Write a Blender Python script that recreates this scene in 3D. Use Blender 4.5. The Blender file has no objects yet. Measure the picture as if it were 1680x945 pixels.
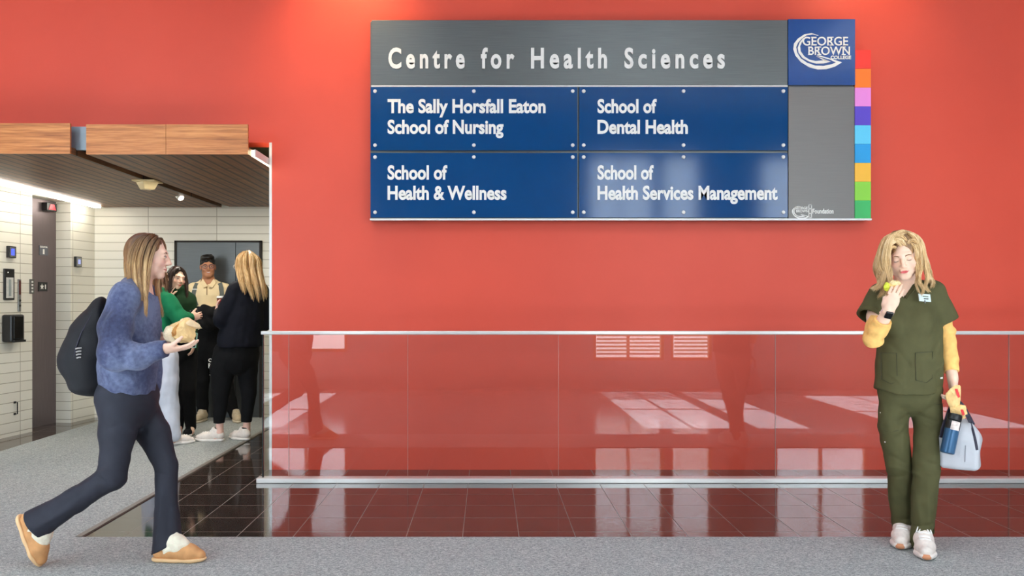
import bpy, bmesh, math, random
import numpy as np
from mathutils import Vector, Matrix
random.seed(7)
rng = np.random.default_rng(11)
SC = bpy.context.scene
COL = SC.collection
# ------------------------------------------------------------------ camera, sky, sun, exposure
F, CX, HY, H = 1400.0, 800.0, 495.0, 1.30      # focal length in px, vanishing point, horizon row, eye height
cam_d = bpy.data.cameras.new('camera'); cam = bpy.data.objects.new('camera', cam_d); COL.objects.link(cam)
cam.location = (0, 0, H); cam.rotation_euler = (math.pi/2, 0, 0)
cam_d.sensor_width = 36; cam_d.lens = F/1680*36
cam_d.shift_x = (840-CX)/1680; cam_d.shift_y = (HY-472.5)/1680
cam_d.clip_start = .02
SC.camera = cam
SC.view_settings.view_transform = 'Standard'; SC.view_settings.look = 'None'
SC.view_settings.gamma = 1; SC.view_settings.use_curve_mapping = False
SC.view_settings.exposure = 0.14
SC.cycles.max_bounces = 10; SC.cycles.transparent_max_bounces = 16
SC.cycles.caustics_reflective = False; SC.cycles.caustics_refractive = False
SC.cycles.sample_clamp_indirect = 6
world = bpy.data.worlds.new('sky'); SC.world = world; world.use_nodes = True
wn = world.node_tree; wn.nodes.clear()
SKY_STRENGTH = 9.2
_o = wn.nodes.new('ShaderNodeOutputWorld'); _b = wn.nodes.new('ShaderNodeBackground')
_tc = wn.nodes.new('ShaderNodeTexCoord'); _sx = wn.nodes.new('ShaderNodeSeparateXYZ'); _r = wn.nodes.new('ShaderNodeValToRGB')
_r.color_ramp.elements[0].position = .46; _r.color_ramp.elements[0].color = (.42, .42, .42, 1)
_r.color_ramp.elements[1].position = .54; _r.color_ramp.elements[1].color = (.85, .97, 1.08, 1)
_mr = wn.nodes.new('ShaderNodeMapRange'); _mr.inputs[1].default_value = -1; _mr.inputs[2].default_value = 1
wn.links.new(_tc.outputs['Generated'], _sx.inputs[0]); wn.links.new(_sx.outputs[2], _mr.inputs[0])
wn.links.new(_mr.outputs[0], _r.inputs[0]); wn.links.new(_r.outputs[0], _b.inputs[0])
_b.inputs[1].default_value = SKY_STRENGTH; wn.links.new(_b.outputs[0], _o.inputs[0])
sun_d = bpy.data.lights.new('sun', 'SUN'); sun_d.energy = 70; sun_d.angle = .01; sun_d.color = (.88, .97, 1.06)
sun = bpy.data.objects.new('sun', sun_d); COL.objects.link(sun)
_sd = Vector((.0, math.cos(math.radians(41)), -math.sin(math.radians(41))))
sun.rotation_euler = _sd.to_track_quat('-Z', 'Y').to_euler(); sun.location = (0, -6, 6)

CEIL_Z = 4.3
def ceil_fill(x, y, sx, sy, watts, col=(.88, .97, 1.06)):
    l = bpy.data.lights.new('ceiling_fill', 'AREA'); l.shape = 'RECTANGLE'; l.size = sx; l.size_y = sy; l.energy = watts; l.color = col
    o = bpy.data.objects.new('ceiling_fill', l); COL.objects.link(o); o.location = (x, y, CEIL_Z-.03)
    return o
for _x in (-4.6, -1.6, 1.6, 4.6):  # fill lights added under the unseen hall ceiling to lift overall brightness
    ceil_fill(_x, 3.2, 1.8, 2.2, 22)
def wall_spot(x, y, watts, ang, tx, tz, col):
    l = bpy.data.lights.new('wall_washer', 'SPOT'); l.energy = watts; l.spot_size = math.radians(ang); l.spot_blend = 1; l.color = col; l.shadow_soft_size = .08
    o = bpy.data.objects.new('wall_washer', l); COL.objects.link(o); o.location = (x, y, CEIL_Z-.06)
    o.rotation_euler = (Vector((tx, 6.6, tz))-o.location).to_track_quat('-Z', 'Y').to_euler()
wall_spot(-1.05, 5.9, 60, 80, -1.05, 3.3, (1, .72, .35))
wall_spot(2.9, 5.9, 25, 80, 2.9, 3.3, (1, .78, .45))

# ------------------------------------------------------------------ helpers
def at(px, py, d): return Vector(((px-CX)/F*d, d, H-(py-HY)/F*d))
def tag(o, label=None, cat=None, group=None, kind=None):
    if label: o['label'] = label
    if cat: o['category'] = cat
    if group: o['group'] = group
    if kind: o['kind'] = kind
    return o
def thing(name, label, cat, loc=(0, 0, 0), group=None, rot=(0, 0, 0)):
    o = bpy.data.objects.new(name, None); COL.objects.link(o); o.location = loc; o.rotation_euler = rot
    o.empty_display_size = .1
    return tag(o, label, cat, group)
def link_mesh(name, me, m=None, parent=None, smooth=False):
    if m is not None and not me.materials: me.materials.append(m)
    if smooth:
        me.polygons.foreach_set('use_smooth', np.ones(len(me.polygons), dtype=bool))
    o = bpy.data.objects.new(name, me); COL.objects.link(o)
    if parent is not None:                     # vertices are given in world space
        o.parent = parent
        w = parent_matrix(parent).inverted()
        o.matrix_parent_inverse = w
    return o
def parent_matrix(p):
    m = Matrix.LocRotScale(p.location, p.rotation_euler.to_quaternion(), p.scale)
    if p.parent is not None: m = parent_matrix(p.parent) @ p.matrix_parent_inverse @ m
    return m
class B:
    """collects shapes in one bmesh"""
    def __init__(s): s.bm = bmesh.new()
    def box(s, c, sz, rot=None, bev=0):
        r = bmesh.ops.create_cube(s.bm, size=1); vs = r['verts']
        m = Matrix.Translation(Vector(c)) @ (rot.to_4x4() if rot is not None else Matrix.Identity(4)) @ Matrix.Diagonal((sz[0], sz[1], sz[2], 1))
        bmesh.ops.transform(s.bm, matrix=m, verts=vs)
        if bev > 0:
            es = list({e for v in vs for e in v.link_edges})
            bmesh.ops.bevel(s.bm, geom=es, offset=bev, segments=2, affect='EDGES', profile=.5)
        return s
    def mm(s, a, b, bev=0, rot=None):
        a = Vector(a); b = Vector(b)
        return s.box((a+b)/2, [abs(b[i]-a[i]) for i in range(3)], rot, bev)
    def cyl(s, a, b, r, r2=None, n=20):
        a = Vector(a); b = Vector(b); L = (b-a).length
        q = (b-a).to_track_quat('Z', 'Y').to_matrix().to_4x4()
        bmesh.ops.create_cone(s.bm, cap_ends=True, segments=n, radius1=r, radius2=r if r2 is None else r2, depth=L,
                              matrix=Matrix.Translation((a+b)/2) @ q)
        return s
    def sph(s, c, r, sc=(1, 1, 1), n=16, rot=None):
        m = Matrix.Translation(Vector(c)) @ (rot.to_4x4() if rot is not None else Matrix.Identity(4)) @ Matrix.Diagonal((sc[0], sc[1], sc[2], 1))
        bmesh.ops.create_uvsphere(s.bm, u_segments=n, v_segments=max(6, n//2+2), radius=r, matrix=m); return s
    def poly(s, pts, ext):
        vs = [s.bm.verts.new(Vector(p)) for p in pts]; f = s.bm.faces.new(vs)
        r = bmesh.ops.extrude_face_region(s.bm, geom=[f])
        bmesh.ops.translate(s.bm, verts=[v for v in r['geom'] if isinstance(v, bmesh.types.BMVert)], vec=Vector(ext))
        return s
    def tube(s, pts, rad, n=8, caps=True, flat=None):
        """tube along pts; rad a number or a list; flat=(vec,k) squashes the section along vec"""
        pts = [Vector(p) for p in pts]; N = len(pts)
        if not hasattr(rad, '__len__'): rad = [rad]*N
        up = None; rings = []
        for i, p in enumerate(pts):
            t = (pts[min(i+1, N-1)]-pts[max(i-1, 0)])
            if t.length < 1e-9: t = Vector((0, 0, 1))
            t.normalize()
            if up is None:
                up = t.orthogonal().normalized() if flat is None else (Vector(flat[0])-t*t.dot(Vector(flat[0]))).normalized()
            up = (up-t*t.dot(up)).normalized(); sd = t.cross(up)
            ku = 1 if flat is None else flat[1]
            rings.append([s.bm.verts.new(p+(up*math.cos(a)*ku+sd*math.sin(a))*rad[i]) for a in [2*math.pi*k/n for k in range(n)]])
        for i in range(N-1):
            for k in range(n):
                s.bm.faces.new((rings[i][k], rings[i][(k+1) % n], rings[i+1][(k+1) % n], rings[i+1][k]))
        if caps:
            s.bm.faces.new(rings[0][::-1]); s.bm.faces.new(rings[-1])
        return s
    def lathe(s, c, prof, n=28, axis=None):
        """prof: list of (r, h)"""
        q = Matrix.Identity(3) if axis is None else Vector(axis).to_track_quat('Z', 'Y').to_matrix()
        c = Vector(c); rings = []
        for r, h in prof:
            rings.append([s.bm.verts.new(c+q @ Vector((r*math.cos(2*math.pi*k/n), r*math.sin(2*math.pi*k/n), h))) for k in range(n)])
        for i in range(len(prof)-1):
            for k in range(n):
                s.bm.faces.new((rings[i][k], rings[i][(k+1) % n], rings[i+1][(k+1) % n], rings[i+1][k]))
        s.bm.faces.new(rings[0][::-1]); s.bm.faces.new(rings[-1])
        return s
    def build(s, name, m, parent=None, smooth=False):
        bmesh.ops.recalc_face_normals(s.bm, faces=s.bm.faces[:])
        me = bpy.data.meshes.new(name); s.bm.to_mesh(me); s.bm.free()
        o = link_mesh(name, me, m, parent, smooth)
        if smooth:
            me.set_sharp_from_angle(angle=math.radians(45))
        return o
def srgb(r, g, b):
    f = lambda c: ((c/255+.055)/1.055)**2.4 if c/255 > .04045 else c/255/12.92
    return (f(r), f(g), f(b), 1)
class N:
    def __init__(s, name):
        s.m = bpy.data.materials.new(name); s.m.use_nodes = True; s.t = s.m.node_tree
        s.p = s.t.nodes['Principled BSDF']; s.out = s.t.nodes['Material Output']
    def add(s, typ, **kw):
        n = s.t.nodes.new(typ)
        for k, v in kw.items():
            if k in n.inputs: n.inputs[k].default_value = v
            else: setattr(n, k, v)
        return n
    def l(s, a, b): s.t.links.new(a, b)
    def coord(s, which='Object', scale=(1, 1, 1), rot=(0, 0, 0), loc=(0, 0, 0)):
        tc = s.add('ShaderNodeTexCoord'); mp = s.add('ShaderNodeMapping')
        mp.inputs['Scale'].default_value = scale; mp.inputs['Rotation'].default_value = rot; mp.inputs['Location'].default_value = loc
        s.l(tc.outputs[which], mp.inputs[0]); return mp.outputs[0]
    def noise(s, vec, scale, detail=3, rough=.5):
        n = s.add('ShaderNodeTexNoise'); n.inputs['Scale'].default_value = scale; n.inputs['Detail'].default_value = detail; n.inputs['Roughness'].default_value = rough
        s.l(vec, n.inputs['Vector']); return n.outputs['Fac']
    def ramp(s, fac, stops):
        r = s.add('ShaderNodeValToRGB'); e = r.color_ramp.elements
        while len(e) < len(stops): e.new(.5)
        for i, (p, c) in enumerate(stops): e[i].position = p; e[i].color = c
        s.l(fac, r.inputs[0]); return r.outputs[0]
    def bump(s, h, strength=.2, dist=.01):
        b = s.add('ShaderNodeBump'); b.inputs['Strength'].default_value = strength; b.inputs['Distance'].default_value = dist
        s.l(h, b.inputs['Height']); s.l(b.outputs[0], s.p.inputs['Normal']); return s
def mat(name, c, rough=.5, metal=0, var=.12, vscale=6, bump=0, bscale=60, spec=.5, coat=0, emit=0, sheen=0):
    n = N(name); v = n.coord()
    f = n.noise(v, vscale)
    lo = tuple(x*(1-var) for x in c[:3])+(1,); hi = tuple(min(1, x*(1+var)) for x in c[:3])+(1,)
    n.l(n.ramp(f, [(.3, lo), (.7, hi)]), n.p.inputs['Base Color'])
    n.p.inputs['Roughness'].default_value = rough; n.p.inputs['Metallic'].default_value = metal
    n.p.inputs['Specular IOR Level'].default_value = spec; n.p.inputs['Coat Weight'].default_value = coat
    n.p.inputs['Coat Roughness'].default_value = .05
    if sheen: n.p.inputs['Sheen Weight'].default_value = sheen
    if emit:
        n.p.inputs['Emission Color'].default_value = c; n.p.inputs['Emission Strength'].default_value = emit
    if bump: n.bump(n.noise(v, bscale, 4), bump, .004)
    return n.m
M = {}
# ---- setting materials
def m_red():
    n = N('red_wall_paint'); v = n.coord()
    n.l(n.ramp(n.noise(v, 1.2, 3), [(.3, srgb(221, 80, 60)), (.7, srgb(228, 85, 64))]), n.p.inputs['Base Color'])
    n.p.inputs['Roughness'].default_value = .45; n.p.inputs['Specular IOR Level'].default_value = .35
    n.bump(n.noise(v, 180, 2), .06, .002); return n.m
def m_tile(name, c1, c2, cm, rough, x0, y0, size=.3125, ior=1.55):
    n = N(name); v = n.coord(loc=(-x0, -y0, 0))
    b = n.add('ShaderNodeTexBrick', offset=0.0, squash=1.0)
    b.inputs['Scale'].default_value = 1; b.inputs['Brick Width'].default_value = size; b.inputs['Row Height'].default_value = size
    b.inputs['Mortar Size'].default_value = .0022; b.inputs['Mortar Smooth'].default_value = .1
    b.inputs['Color1'].default_value = c1; b.inputs['Color2'].default_value = c2; b.inputs['Mortar'].default_value = cm; b.inputs['Bias'].default_value = 0
    n.l(v, b.inputs['Vector'])
    nz = n.noise(v, 9, 5)
    mx = n.add('ShaderNodeMix', data_type='RGBA', blend_type='MULTIPLY'); mx.inputs[0].default_value = .5
    n.l(b.outputs['Color'], mx.inputs[6]); n.l(n.ramp(nz, [(.3, (.6, .6, .6, 1)), (.7, (1.3, 1.3, 1.3, 1))]), mx.inputs[7])
    n.l(mx.outputs[2], n.p.inputs['Base Color'])
    rr = n.add('ShaderNodeMapRange'); rr.inputs[3].default_value = rough; rr.inputs[4].default_value = .6
    n.l(b.outputs['Fac'], rr.inputs[0]); n.l(rr.outputs[0], n.p.inputs['Roughness'])
    n.p.inputs['IOR'].default_value = ior
    s = n.add('ShaderNodeMath', operation='MULTIPLY_ADD'); s.inputs[1].default_value = -1; s.inputs[2].default_value = 1
    n.l(b.outputs['Fac'], s.inputs[0])
    nb = n.add('ShaderNodeMath', operation='MULTIPLY_ADD'); nb.inputs[1].default_value = .06
    n.l(n.noise(v, 3, 2), nb.inputs[0]); n.l(s.outputs[0], nb.inputs[2])
    n.bump(nb.outputs[0], .25, .003); return n.m
def m_carpet():
    n = N('grey_carpet'); v = n.coord()
    f = n.noise(v, 170, 3, .8); g = n.noise(n.coord(scale=(1, 1.6, 1)), 70, 4, .7)
    mx = n.add('ShaderNodeMath', operation='MULTIPLY_ADD'); mx.inputs[1].default_value = .5
    n.l(f, mx.inputs[0]); hf = n.add('ShaderNodeMath', operation='MULTIPLY'); hf.inputs[1].default_value = .5; n.l(g, hf.inputs[0]); n.l(hf.outputs[0], mx.inputs[2])
    n.l(n.ramp(mx.outputs[0], [(.36, srgb(106, 109, 109)), (.5, srgb(162, 166, 165)), (.64, srgb(220, 222, 217))]), n.p.inputs['Base Color'])
    n.p.inputs['Roughness'].default_value = .95; n.p.inputs['Specular IOR Level'].default_value = .1
    n.bump(mx.outputs[0], .8, .006); return n.m
def m_brick(name, w, h, lx=0, lz=0):
    n = N(name); tc = n.add('ShaderNodeTexCoord'); sp = n.add('ShaderNodeSeparateXYZ'); cb = n.add('ShaderNodeCombineXYZ')
    n.l(tc.outputs['Object'], sp.inputs[0])
    ax = n.add('ShaderNodeMath', operation='ADD'); ax.inputs[1].default_value = 40+lx; n.l(sp.outputs[0], ax.inputs[0])
    az = n.add('ShaderNodeMath', operation='ADD'); az.inputs[1].default_value = 10+lz; n.l(sp.outputs[2], az.inputs[0])
    n.l(ax.outputs[0], cb.inputs[0]); n.l(az.outputs[0], cb.inputs[1])
    b = n.add('ShaderNodeTexBrick', offset=0.0); b.inputs['Scale'].default_value = 1
    b.inputs['Brick Width'].default_value = w; b.inputs['Row Height'].default_value = h; b.inputs['Mortar Size'].default_value = .0035; b.inputs['Mortar Smooth'].default_value = .2
    b.inputs['Color1'].default_value = srgb(242, 238, 225); b.inputs['Color2'].default_value = srgb(235, 230, 216); b.inputs['Mortar'].default_value = srgb(178, 169, 150); b.inputs['Bias'].default_value = 0
    n.l(cb.outputs[0], b.inputs['Vector']); n.l(b.outputs['Color'], n.p.inputs['Base Color'])
    n.p.inputs['Roughness'].default_value = .42
    s = n.add('ShaderNodeMath', operation='MULTIPLY_ADD'); s.inputs[1].default_value = -1; s.inputs[2].default_value = 1
    n.l(b.outputs['Fac'], s.inputs[0]); n.bump(s.outputs[0], .6, .006); return n.m
def m_wood(name, c1, c2, c3, axis='x', plank=None, rough=.4):
    """grain runs along axis"""
    n = N(name); sc = {'x': (.6, 14, 14), 'y': (14, .6, 14)}[axis]
    v = n.coord(scale=sc)
    f = n.noise(v, 3.0, 6, .62); g = n.noise(v, 11, 3)
    a = n.add('ShaderNodeMath', operation='MULTIPLY_ADD'); a.inputs[1].default_value = .35; n.l(g, a.inputs[0])
    h = n.add('ShaderNodeMath', operation='MULTIPLY'); h.inputs[1].default_value = .7; n.l(f, h.inputs[0]); n.l(h.outputs[0], a.inputs[2])
    col = n.ramp(a.outputs[0], [(.36, c1), (.52, c2), (.68, c3)])
    if plank:
        b = n.add('ShaderNodeTexBrick', offset=.5); b.inputs['Scale'].default_value = 1
        b.inputs['Brick Width'].default_value = plank[0]; b.inputs['Row Height'].default_value = plank[1]; b.inputs['Mortar Size'].default_value = .012; b.inputs['Bias'].default_value = 0
        b.inputs['Color1'].default_value = (1, 1, 1, 1); b.inputs['Color2'].default_value = (.84, .84, .84, 1); b.inputs['Mortar'].default_value = (.12, .1, .08, 1)
        n.l(n.coord(rot=(0, 0, math.pi/2) if axis == 'y' else (0, 0, 0), loc=(20, 20, 0)), b.inputs['Vector'])
        mx = n.add('ShaderNodeMix', data_type='RGBA', blend_type='MULTIPLY'); mx.inputs[0].default_value = 1
        n.l(col, mx.inputs[6]); n.l(b.outputs['Color'], mx.inputs[7]); col = mx.outputs[2]
    n.l(col, n.p.inputs['Base Color']); n.p.inputs['Roughness'].default_value = rough
    return n.m
def m_glass(name, tint=(.98, .99, .985, 1), ior=1.5):
    n = N(name); n.t.nodes.remove(n.p)
    tr = n.add('ShaderNodeBsdfTransparent'); tr.inputs[0].default_value = tint
    gl = n.add('ShaderNodeBsdfGlossy'); gl.inputs['Roughness'].default_value = 0
    fr = n.add('ShaderNodeFresnel'); ge = n.add('ShaderNodeNewGeometry'); io = n.add('ShaderNodeMapRange')     # both faces of the pane reflect alike
    io.inputs[3].default_value = ior; io.inputs[4].default_value = 1/ior; n.l(ge.outputs['Backfacing'], io.inputs[0]); n.l(io.outputs[0], fr.inputs[0])
    mx = n.add('ShaderNodeMixShader'); n.l(fr.outputs[0], mx.inputs[0]); n.l(tr.outputs[0], mx.inputs[1]); n.l(gl.outputs[0], mx.inputs[2]); n.l(mx.outputs[0], n.out.inputs[0])
    return n.m
def m_metal(name, c, rough=.35, axis='x', var=.18):
    n = N(name); v = n.coord(scale={'x': (1, 60, 60), 'z': (60, 60, 1)}[axis])
    f = n.noise(v, 4, 4)
    n.l(n.ramp(f, [(.3, tuple(x*(1-var) for x in c[:3])+(1,)), (.7, tuple(min(1, x*(1+var)) for x in c[:3])+(1,))]), n.p.inputs['Base Color'])
    n.p.inputs['Metallic'].default_value = .85; n.p.inputs['Roughness'].default_value = rough; return n.m
M['red'] = m_red()
M['tile'] = m_tile('dark_floor_tile', srgb(60, 50, 45), srgb(70, 58, 51), srgb(120, 106, 97), .07, .174, 4.821-.3125*40, ior=1.85)
M['tile_light'] = m_tile('window_side_tile', srgb(160, 162, 164), srgb(170, 172, 174), srgb(92, 92, 92), .14, .174, 3.95-.3125*40)
M['carpet'] = m_carpet()
M['brick'] = m_brick('white_glazed_block', .77, .0965, lx=0, lz=0)
M['fascia'] = m_wood('fascia_wood', srgb(150, 84, 38), srgb(196, 120, 60), srgb(222, 150, 84), 'x', rough=.38)
M['slat'] = m_wood('ceiling_wood', srgb(86, 54, 32), srgb(116, 76, 46), srgb(146, 100, 62), 'y', plank=(1.2, .1), rough=.5)
M['glass'] = m_glass('rail_glass', ior=1.6)
M['chrome'] = mat('satin_rail', srgb(238, 236, 232), .25, .35, .02)
M['white_metal'] = mat('white_trim', srgb(240, 240, 236), .3, 0, .03)
M['bead'] = mat('corner_bead', srgb(245, 242, 238), .4, 0, .02)
M['door'] = m_metal('elevator_steel', srgb(128, 116, 118), .42, 'z', .1)
M['door_dark'] = m_metal('dark_door_steel', srgb(88, 90, 90), .4, 'x', .08)
M['grey'] = mat('grey_metal', srgb(128, 140, 148), .4, .5)
M['black'] = mat('black_plastic', srgb(22, 22, 24), .35)
M['dark'] = mat('dark_recess', srgb(40, 34, 30), .8)
M['white'] = mat('white_plastic', srgb(236, 234, 228), .4, 0, .03)
M['beige'] = mat('beige_plastic', srgb(222, 200, 150), .45, 0, .04)
M['ceil'] = mat('hall_ceiling_paint', srgb(232, 234, 236), .8, 0, .03)
M['lobby_wall'] = mat('lobby_side_wall', srgb(160, 160, 140), .7)
M['opp'] = mat('window_wall_paint', srgb(160, 160, 160), .6, 0, .06)
M['blind'] = mat('blind_slat', srgb(225, 205, 170), .5, 0, .04)
M['winframe'] = mat('window_frame_paint', srgb(190, 140, 80), .5)
M['led'] = mat('led_strip', (1, .95, .84, 1), .5, 0, .01, emit=16)
M['led_soft'] = mat('led_strip_warm', (1, .86, .55, 1), .5, 0, .01, emit=9)

# ------------------------------------------------------------------ the setting
def struct(name, b, m, parent=None, smooth=False):
    o = b.build(name, m, parent, smooth)
    if parent is None: o['kind'] = 'structure'
    return o
YW, YG = 6.6, 6.15                 # red wall, glass guard
XO = -1.684                        # right edge of the lobby opening
YB = 9.58                          # lobby back wall
XL, XR, YF = -7.5, 8.0, -.45       # ends of the hall and the window wall behind the camera
def LX(d): return -4.62+.14*(d-8.09)
struct('floor', B().mm((XL, 3.95, -.1), (XR, YB, 0)), M['tile'])
struct('floor.001', B().mm((XL, YF, -.1), (XR, 3.95, 0)), M['tile_light'])
cp = B(); cp.mm((XL, 3.95, 0), (-2.27, 4.70, .005)); cp.mm((-2.27, 3.95, 0), (XR, 4.70, .005)); cp.mm((-4.75, 4.70, 0), (-2.27, 6.9, .005)); cp.mm((-4.22, 6.9, 0), (-2.27, YB, .005)); cp.mm((XL, 4.7, 0), (-4.75, YW, .005))
struct('floor.002', cp, M['carpet'])
tr = B(); tr.mm((-2.27, 4.70, 0), (-2.235, YB, .008)); struct('trim_1', tr, mat('carpet_edge_trim', srgb(120, 112, 104), .5))
wb = B(); wb.mm((XO, YW, 0), (XR, YW+.2, CEIL_Z)); wb.mm((XL, YW, 2.53), (XO, YW+.2, CEIL_Z)); wb.mm((XL, YW, 0), (-4.95, YW+.2, 2.53))
struct('wall_back', wb, M['red'])
struct('trim_2', B().mm((XO-.004, YW-.004, 0), (XO+.016, YW+.012, 2.53)), M['bead'])
struct('wall_left', B().mm((XL-.2, YF, 0), (XL, YW, CEIL_Z)), M['opp'])
struct('wall_right', B().mm((XR, YF, 0), (XR+.2, YW+.2, CEIL_Z)), M['opp'])
struct('ceiling', B().mm((XL, YF, CEIL_Z), (XR, YW+.2, CEIL_Z+.15)), M['ceil'])
# window wall behind the camera: (x0, x1, sill, head)
WIN = [(-6.6, -4.2, .9, 3.6), (-3.35, -2.1, .55, 3.55), (1.58, 2.64, .42, 3.62), (2.74, 3.36, .42, 3.62), (4.3, 5.7, .85, 3.6)]
fw = B(); xs = XL
for x0, x1, s, h in WIN:
    fw.mm((xs, YF-.15, 0), (x0, YF, CEIL_Z)); fw.mm((x0, YF-.15, 0), (x1, YF, s)); fw.mm((x0, YF-.15, h), (x1, YF, CEIL_Z)); xs = x1
fw.mm((xs, YF-.15, 0), (XR, YF, CEIL_Z)); struct('wall_front', fw, M['opp'])
for i, (x0, x1, s, h) in enumerate(WIN):
    w = B(); t = .045
    w.mm((x0, YF-.12, s), (x0+t, YF-.04, h)); w.mm((x1-t, YF-.12, s), (x1, YF-.04, h)); w.mm((x0, YF-.12, s), (x1, YF-.04, s+t)); w.mm((x0, YF-.12, h-t), (x1, YF-.04, h))
    zm = s+(h-s)*.55; w.mm((x0, YF-.11, zm-.02), (x1, YF-.05, zm+.02))
    if x1-x0 > .9: w.mm(((x0+x1)/2-.02, YF-.11, s), ((x0+x1)/2+.02, YF-.05, h))
    o = struct('window_%d' % (i+1), w, M['winframe'])
    struct('window_pane', B().mm((x0+t, YF-.085, s+t), (x1-t, YF-.079, h-t)), M['glass'], o)
    if 1 < x0 < 3:
        bl = B(); z = s+.1
        while z < 1.25: bl.box(((x0+x1)/2, YF-.02, z), (x1-x0-.1, .03, .004), Matrix.Rotation(.9, 3, 'X')); z += .055
        struct('window_blind', bl, M['blind'], o)
    l = bpy.data.lights.new('window_portal', 'AREA'); l.shape = 'RECTANGLE'; l.size = x1-x0; l.size_y = h-s; l.cycles.is_portal = True
    p = bpy.data.objects.new('window_portal', l); COL.objects.link(p); p.location = ((x0+x1)/2, YF-.16, (s+h)/2); p.rotation_euler = (math.pi/2, 0, 0)
# elevator lobby
U = Vector((.14, 1, 0)).normalized(); NL = Vector((U.y, -U.x, 0))
def lw(d, z, off=0): return Vector((LX(d), d, z))+NL*off
RU = Matrix((( U.x, -NL.x, 0), (U.y, -NL.y, 0), (0, 0, 1)))     # local x along the wall, y into the wall
def wall_seg(name, d0, d1, z0, z1, th, m, off=0):
    """a block of the slanted left wall; object origin on the wall so the block pattern follows it"""
    L = (lw(d1, 0)-lw(d0, 0)).length
    b = B(); b.mm((0, 0, z0), (L, th, z1)); me = b.build(name, m); me.matrix_world = Matrix.Translation(lw(d0, 0, off)) @ RU.to_4x4(); me['kind'] = 'structure'
    me.location = lw(d0, 0, off); me.rotation_euler = RU.to_euler(); return me
wall_seg('wall_left.001', 6.8, 8.54, 0, 2.75, .3, M['brick'])
wall_seg('wall_left.002', 9.15, 9.62, 0, 2.75, .3, M['brick'])
wall_seg('wall_left.003', 8.54, 9.15, 2.37, 2.75, .3, M['brick'])
dr = wall_seg('door_1', 8.40, 9.16, 0, 2.39, .04, M['door'], -.17); 
bk = B().mm((-4.6, YB, 0), (-1.3, YB+.15, 2.75)); o = struct('wall_back.001', bk, M['brick'])
struct('wall_right.001', B().mm((XO+.1, YW+.2, 0), (XO+.25, YB, 3.0)), M['lobby_wall'])
struct('ceiling.001', B().mm((-5.4, YW+.2, 2.75), (-1.4, YB+.2, 2.85)), M['lobby_wall'])
# floating timber ceiling: two panels with a gap, boards facing the hall
def canopy(name, x0, x1, yf, z0, z1, seams, yb=YB-.01):
    o = struct(name, B().mm((x0, yf+.02, z0), (x1, yb, z0+.05)), M['slat'])
    e = [x0]+seams+[x1]
    for a, b in zip(e[:-1], e[1:]):
        struct('fascia_board', B().mm((a+.0015, yf, z0), (b-.0015, yf+.02, z1)), M['fascia'], o)
    return o
canopy('ceiling.002', at(141, 0, YG).x, at(407, 0, YG).x, YG, at(0, 253, YG).z, at(0, 204, YG).z, [at(272, 0, YG).x])
canopy('ceiling.003', -4.30, at(115, 0, YG-.05).x, YG-.05, at(0, 252, YG-.05).z, at(0, 202, YG-.05).z, [])
gx0, gx1 = at(115, 0, YG).x, at(141, 0, YG).x
gp = B(); gp.mm((gx0-.01, YG+.04, 2.40), (gx1+.01, YG+.06, 2.57)); struct('trim_3', gp, M['grey'])
gp = B(); gp.mm((gx0-.02, YG+.06, 2.42), (gx1+.02, YB-.01, 2.46)); struct('trim_4', gp, M['dark'])
z0 = 2.36
o = thing('led_strip', 'long bright white linear light along the block wall of the lift lobby', 'light', (-4.27, 8, z0))
B().mm((-4.32, YW+.25, z0-.03), (-4.25, 9.38, z0+.012), .004).build('diffuser', M['led'], o)
B().mm((-4.33, YW+.25, z0+.012), (-4.24, 9.38, z0+.03)).build('housing', M['white_metal'], o)
o = thing('led_strip', 'warm linear light along the right edge of the timber ceiling', 'light', (-1.70, 8, z0))
B().mm((-1.722, 6.22, z0+.0), (-1.700, YB-.1, z0+.045), .003).build('diffuser', M['led_soft'], o)
B().mm((-1.700, 6.22, z0+.0), (-1.692, YB-.1, z0+.05)).build('housing', M['white_metal'], o)
for nm, yy in (('lobby_downlight', 7.1), ('lobby_downlight', 8.3)):
    l = bpy.data.lights.new(nm, 'AREA'); l.shape = 'RECTANGLE'; l.size = .1; l.size_y = .5; l.energy = 15; l.color = (1, .94, .82)
    p = bpy.data.objects.new(nm, l); COL.objects.link(p); p.location = (-2.6, yy, 2.345)
# far lift door in the back wall
XD0, XD1 = at(292, 0, YB).x, at(427, 0, YB).x; ZD = at(0, 398, YB).z
d2 = struct('door_2', B().mm((XD0, YB-.035, .0), (at(388, 0, YB).x-.002, YB-.002, ZD)).mm((at(388, 0, YB).x+.002, YB-.028, 0), (XD1, YB-.002, ZD)), M['door_dark'])
fr = B(); fr.mm((XD0-.025, YB-.045, 0), (XD0, YB-.002, ZD+.02)); fr.mm((XD1, YB-.045, 0), (XD1+.025, YB-.002, ZD+.02)); fr.mm((XD0-.025, YB-.045, ZD), (XD1+.025, YB-.002, ZD+.02))
struct('door_frame', fr, M['dark'], d2)
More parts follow.
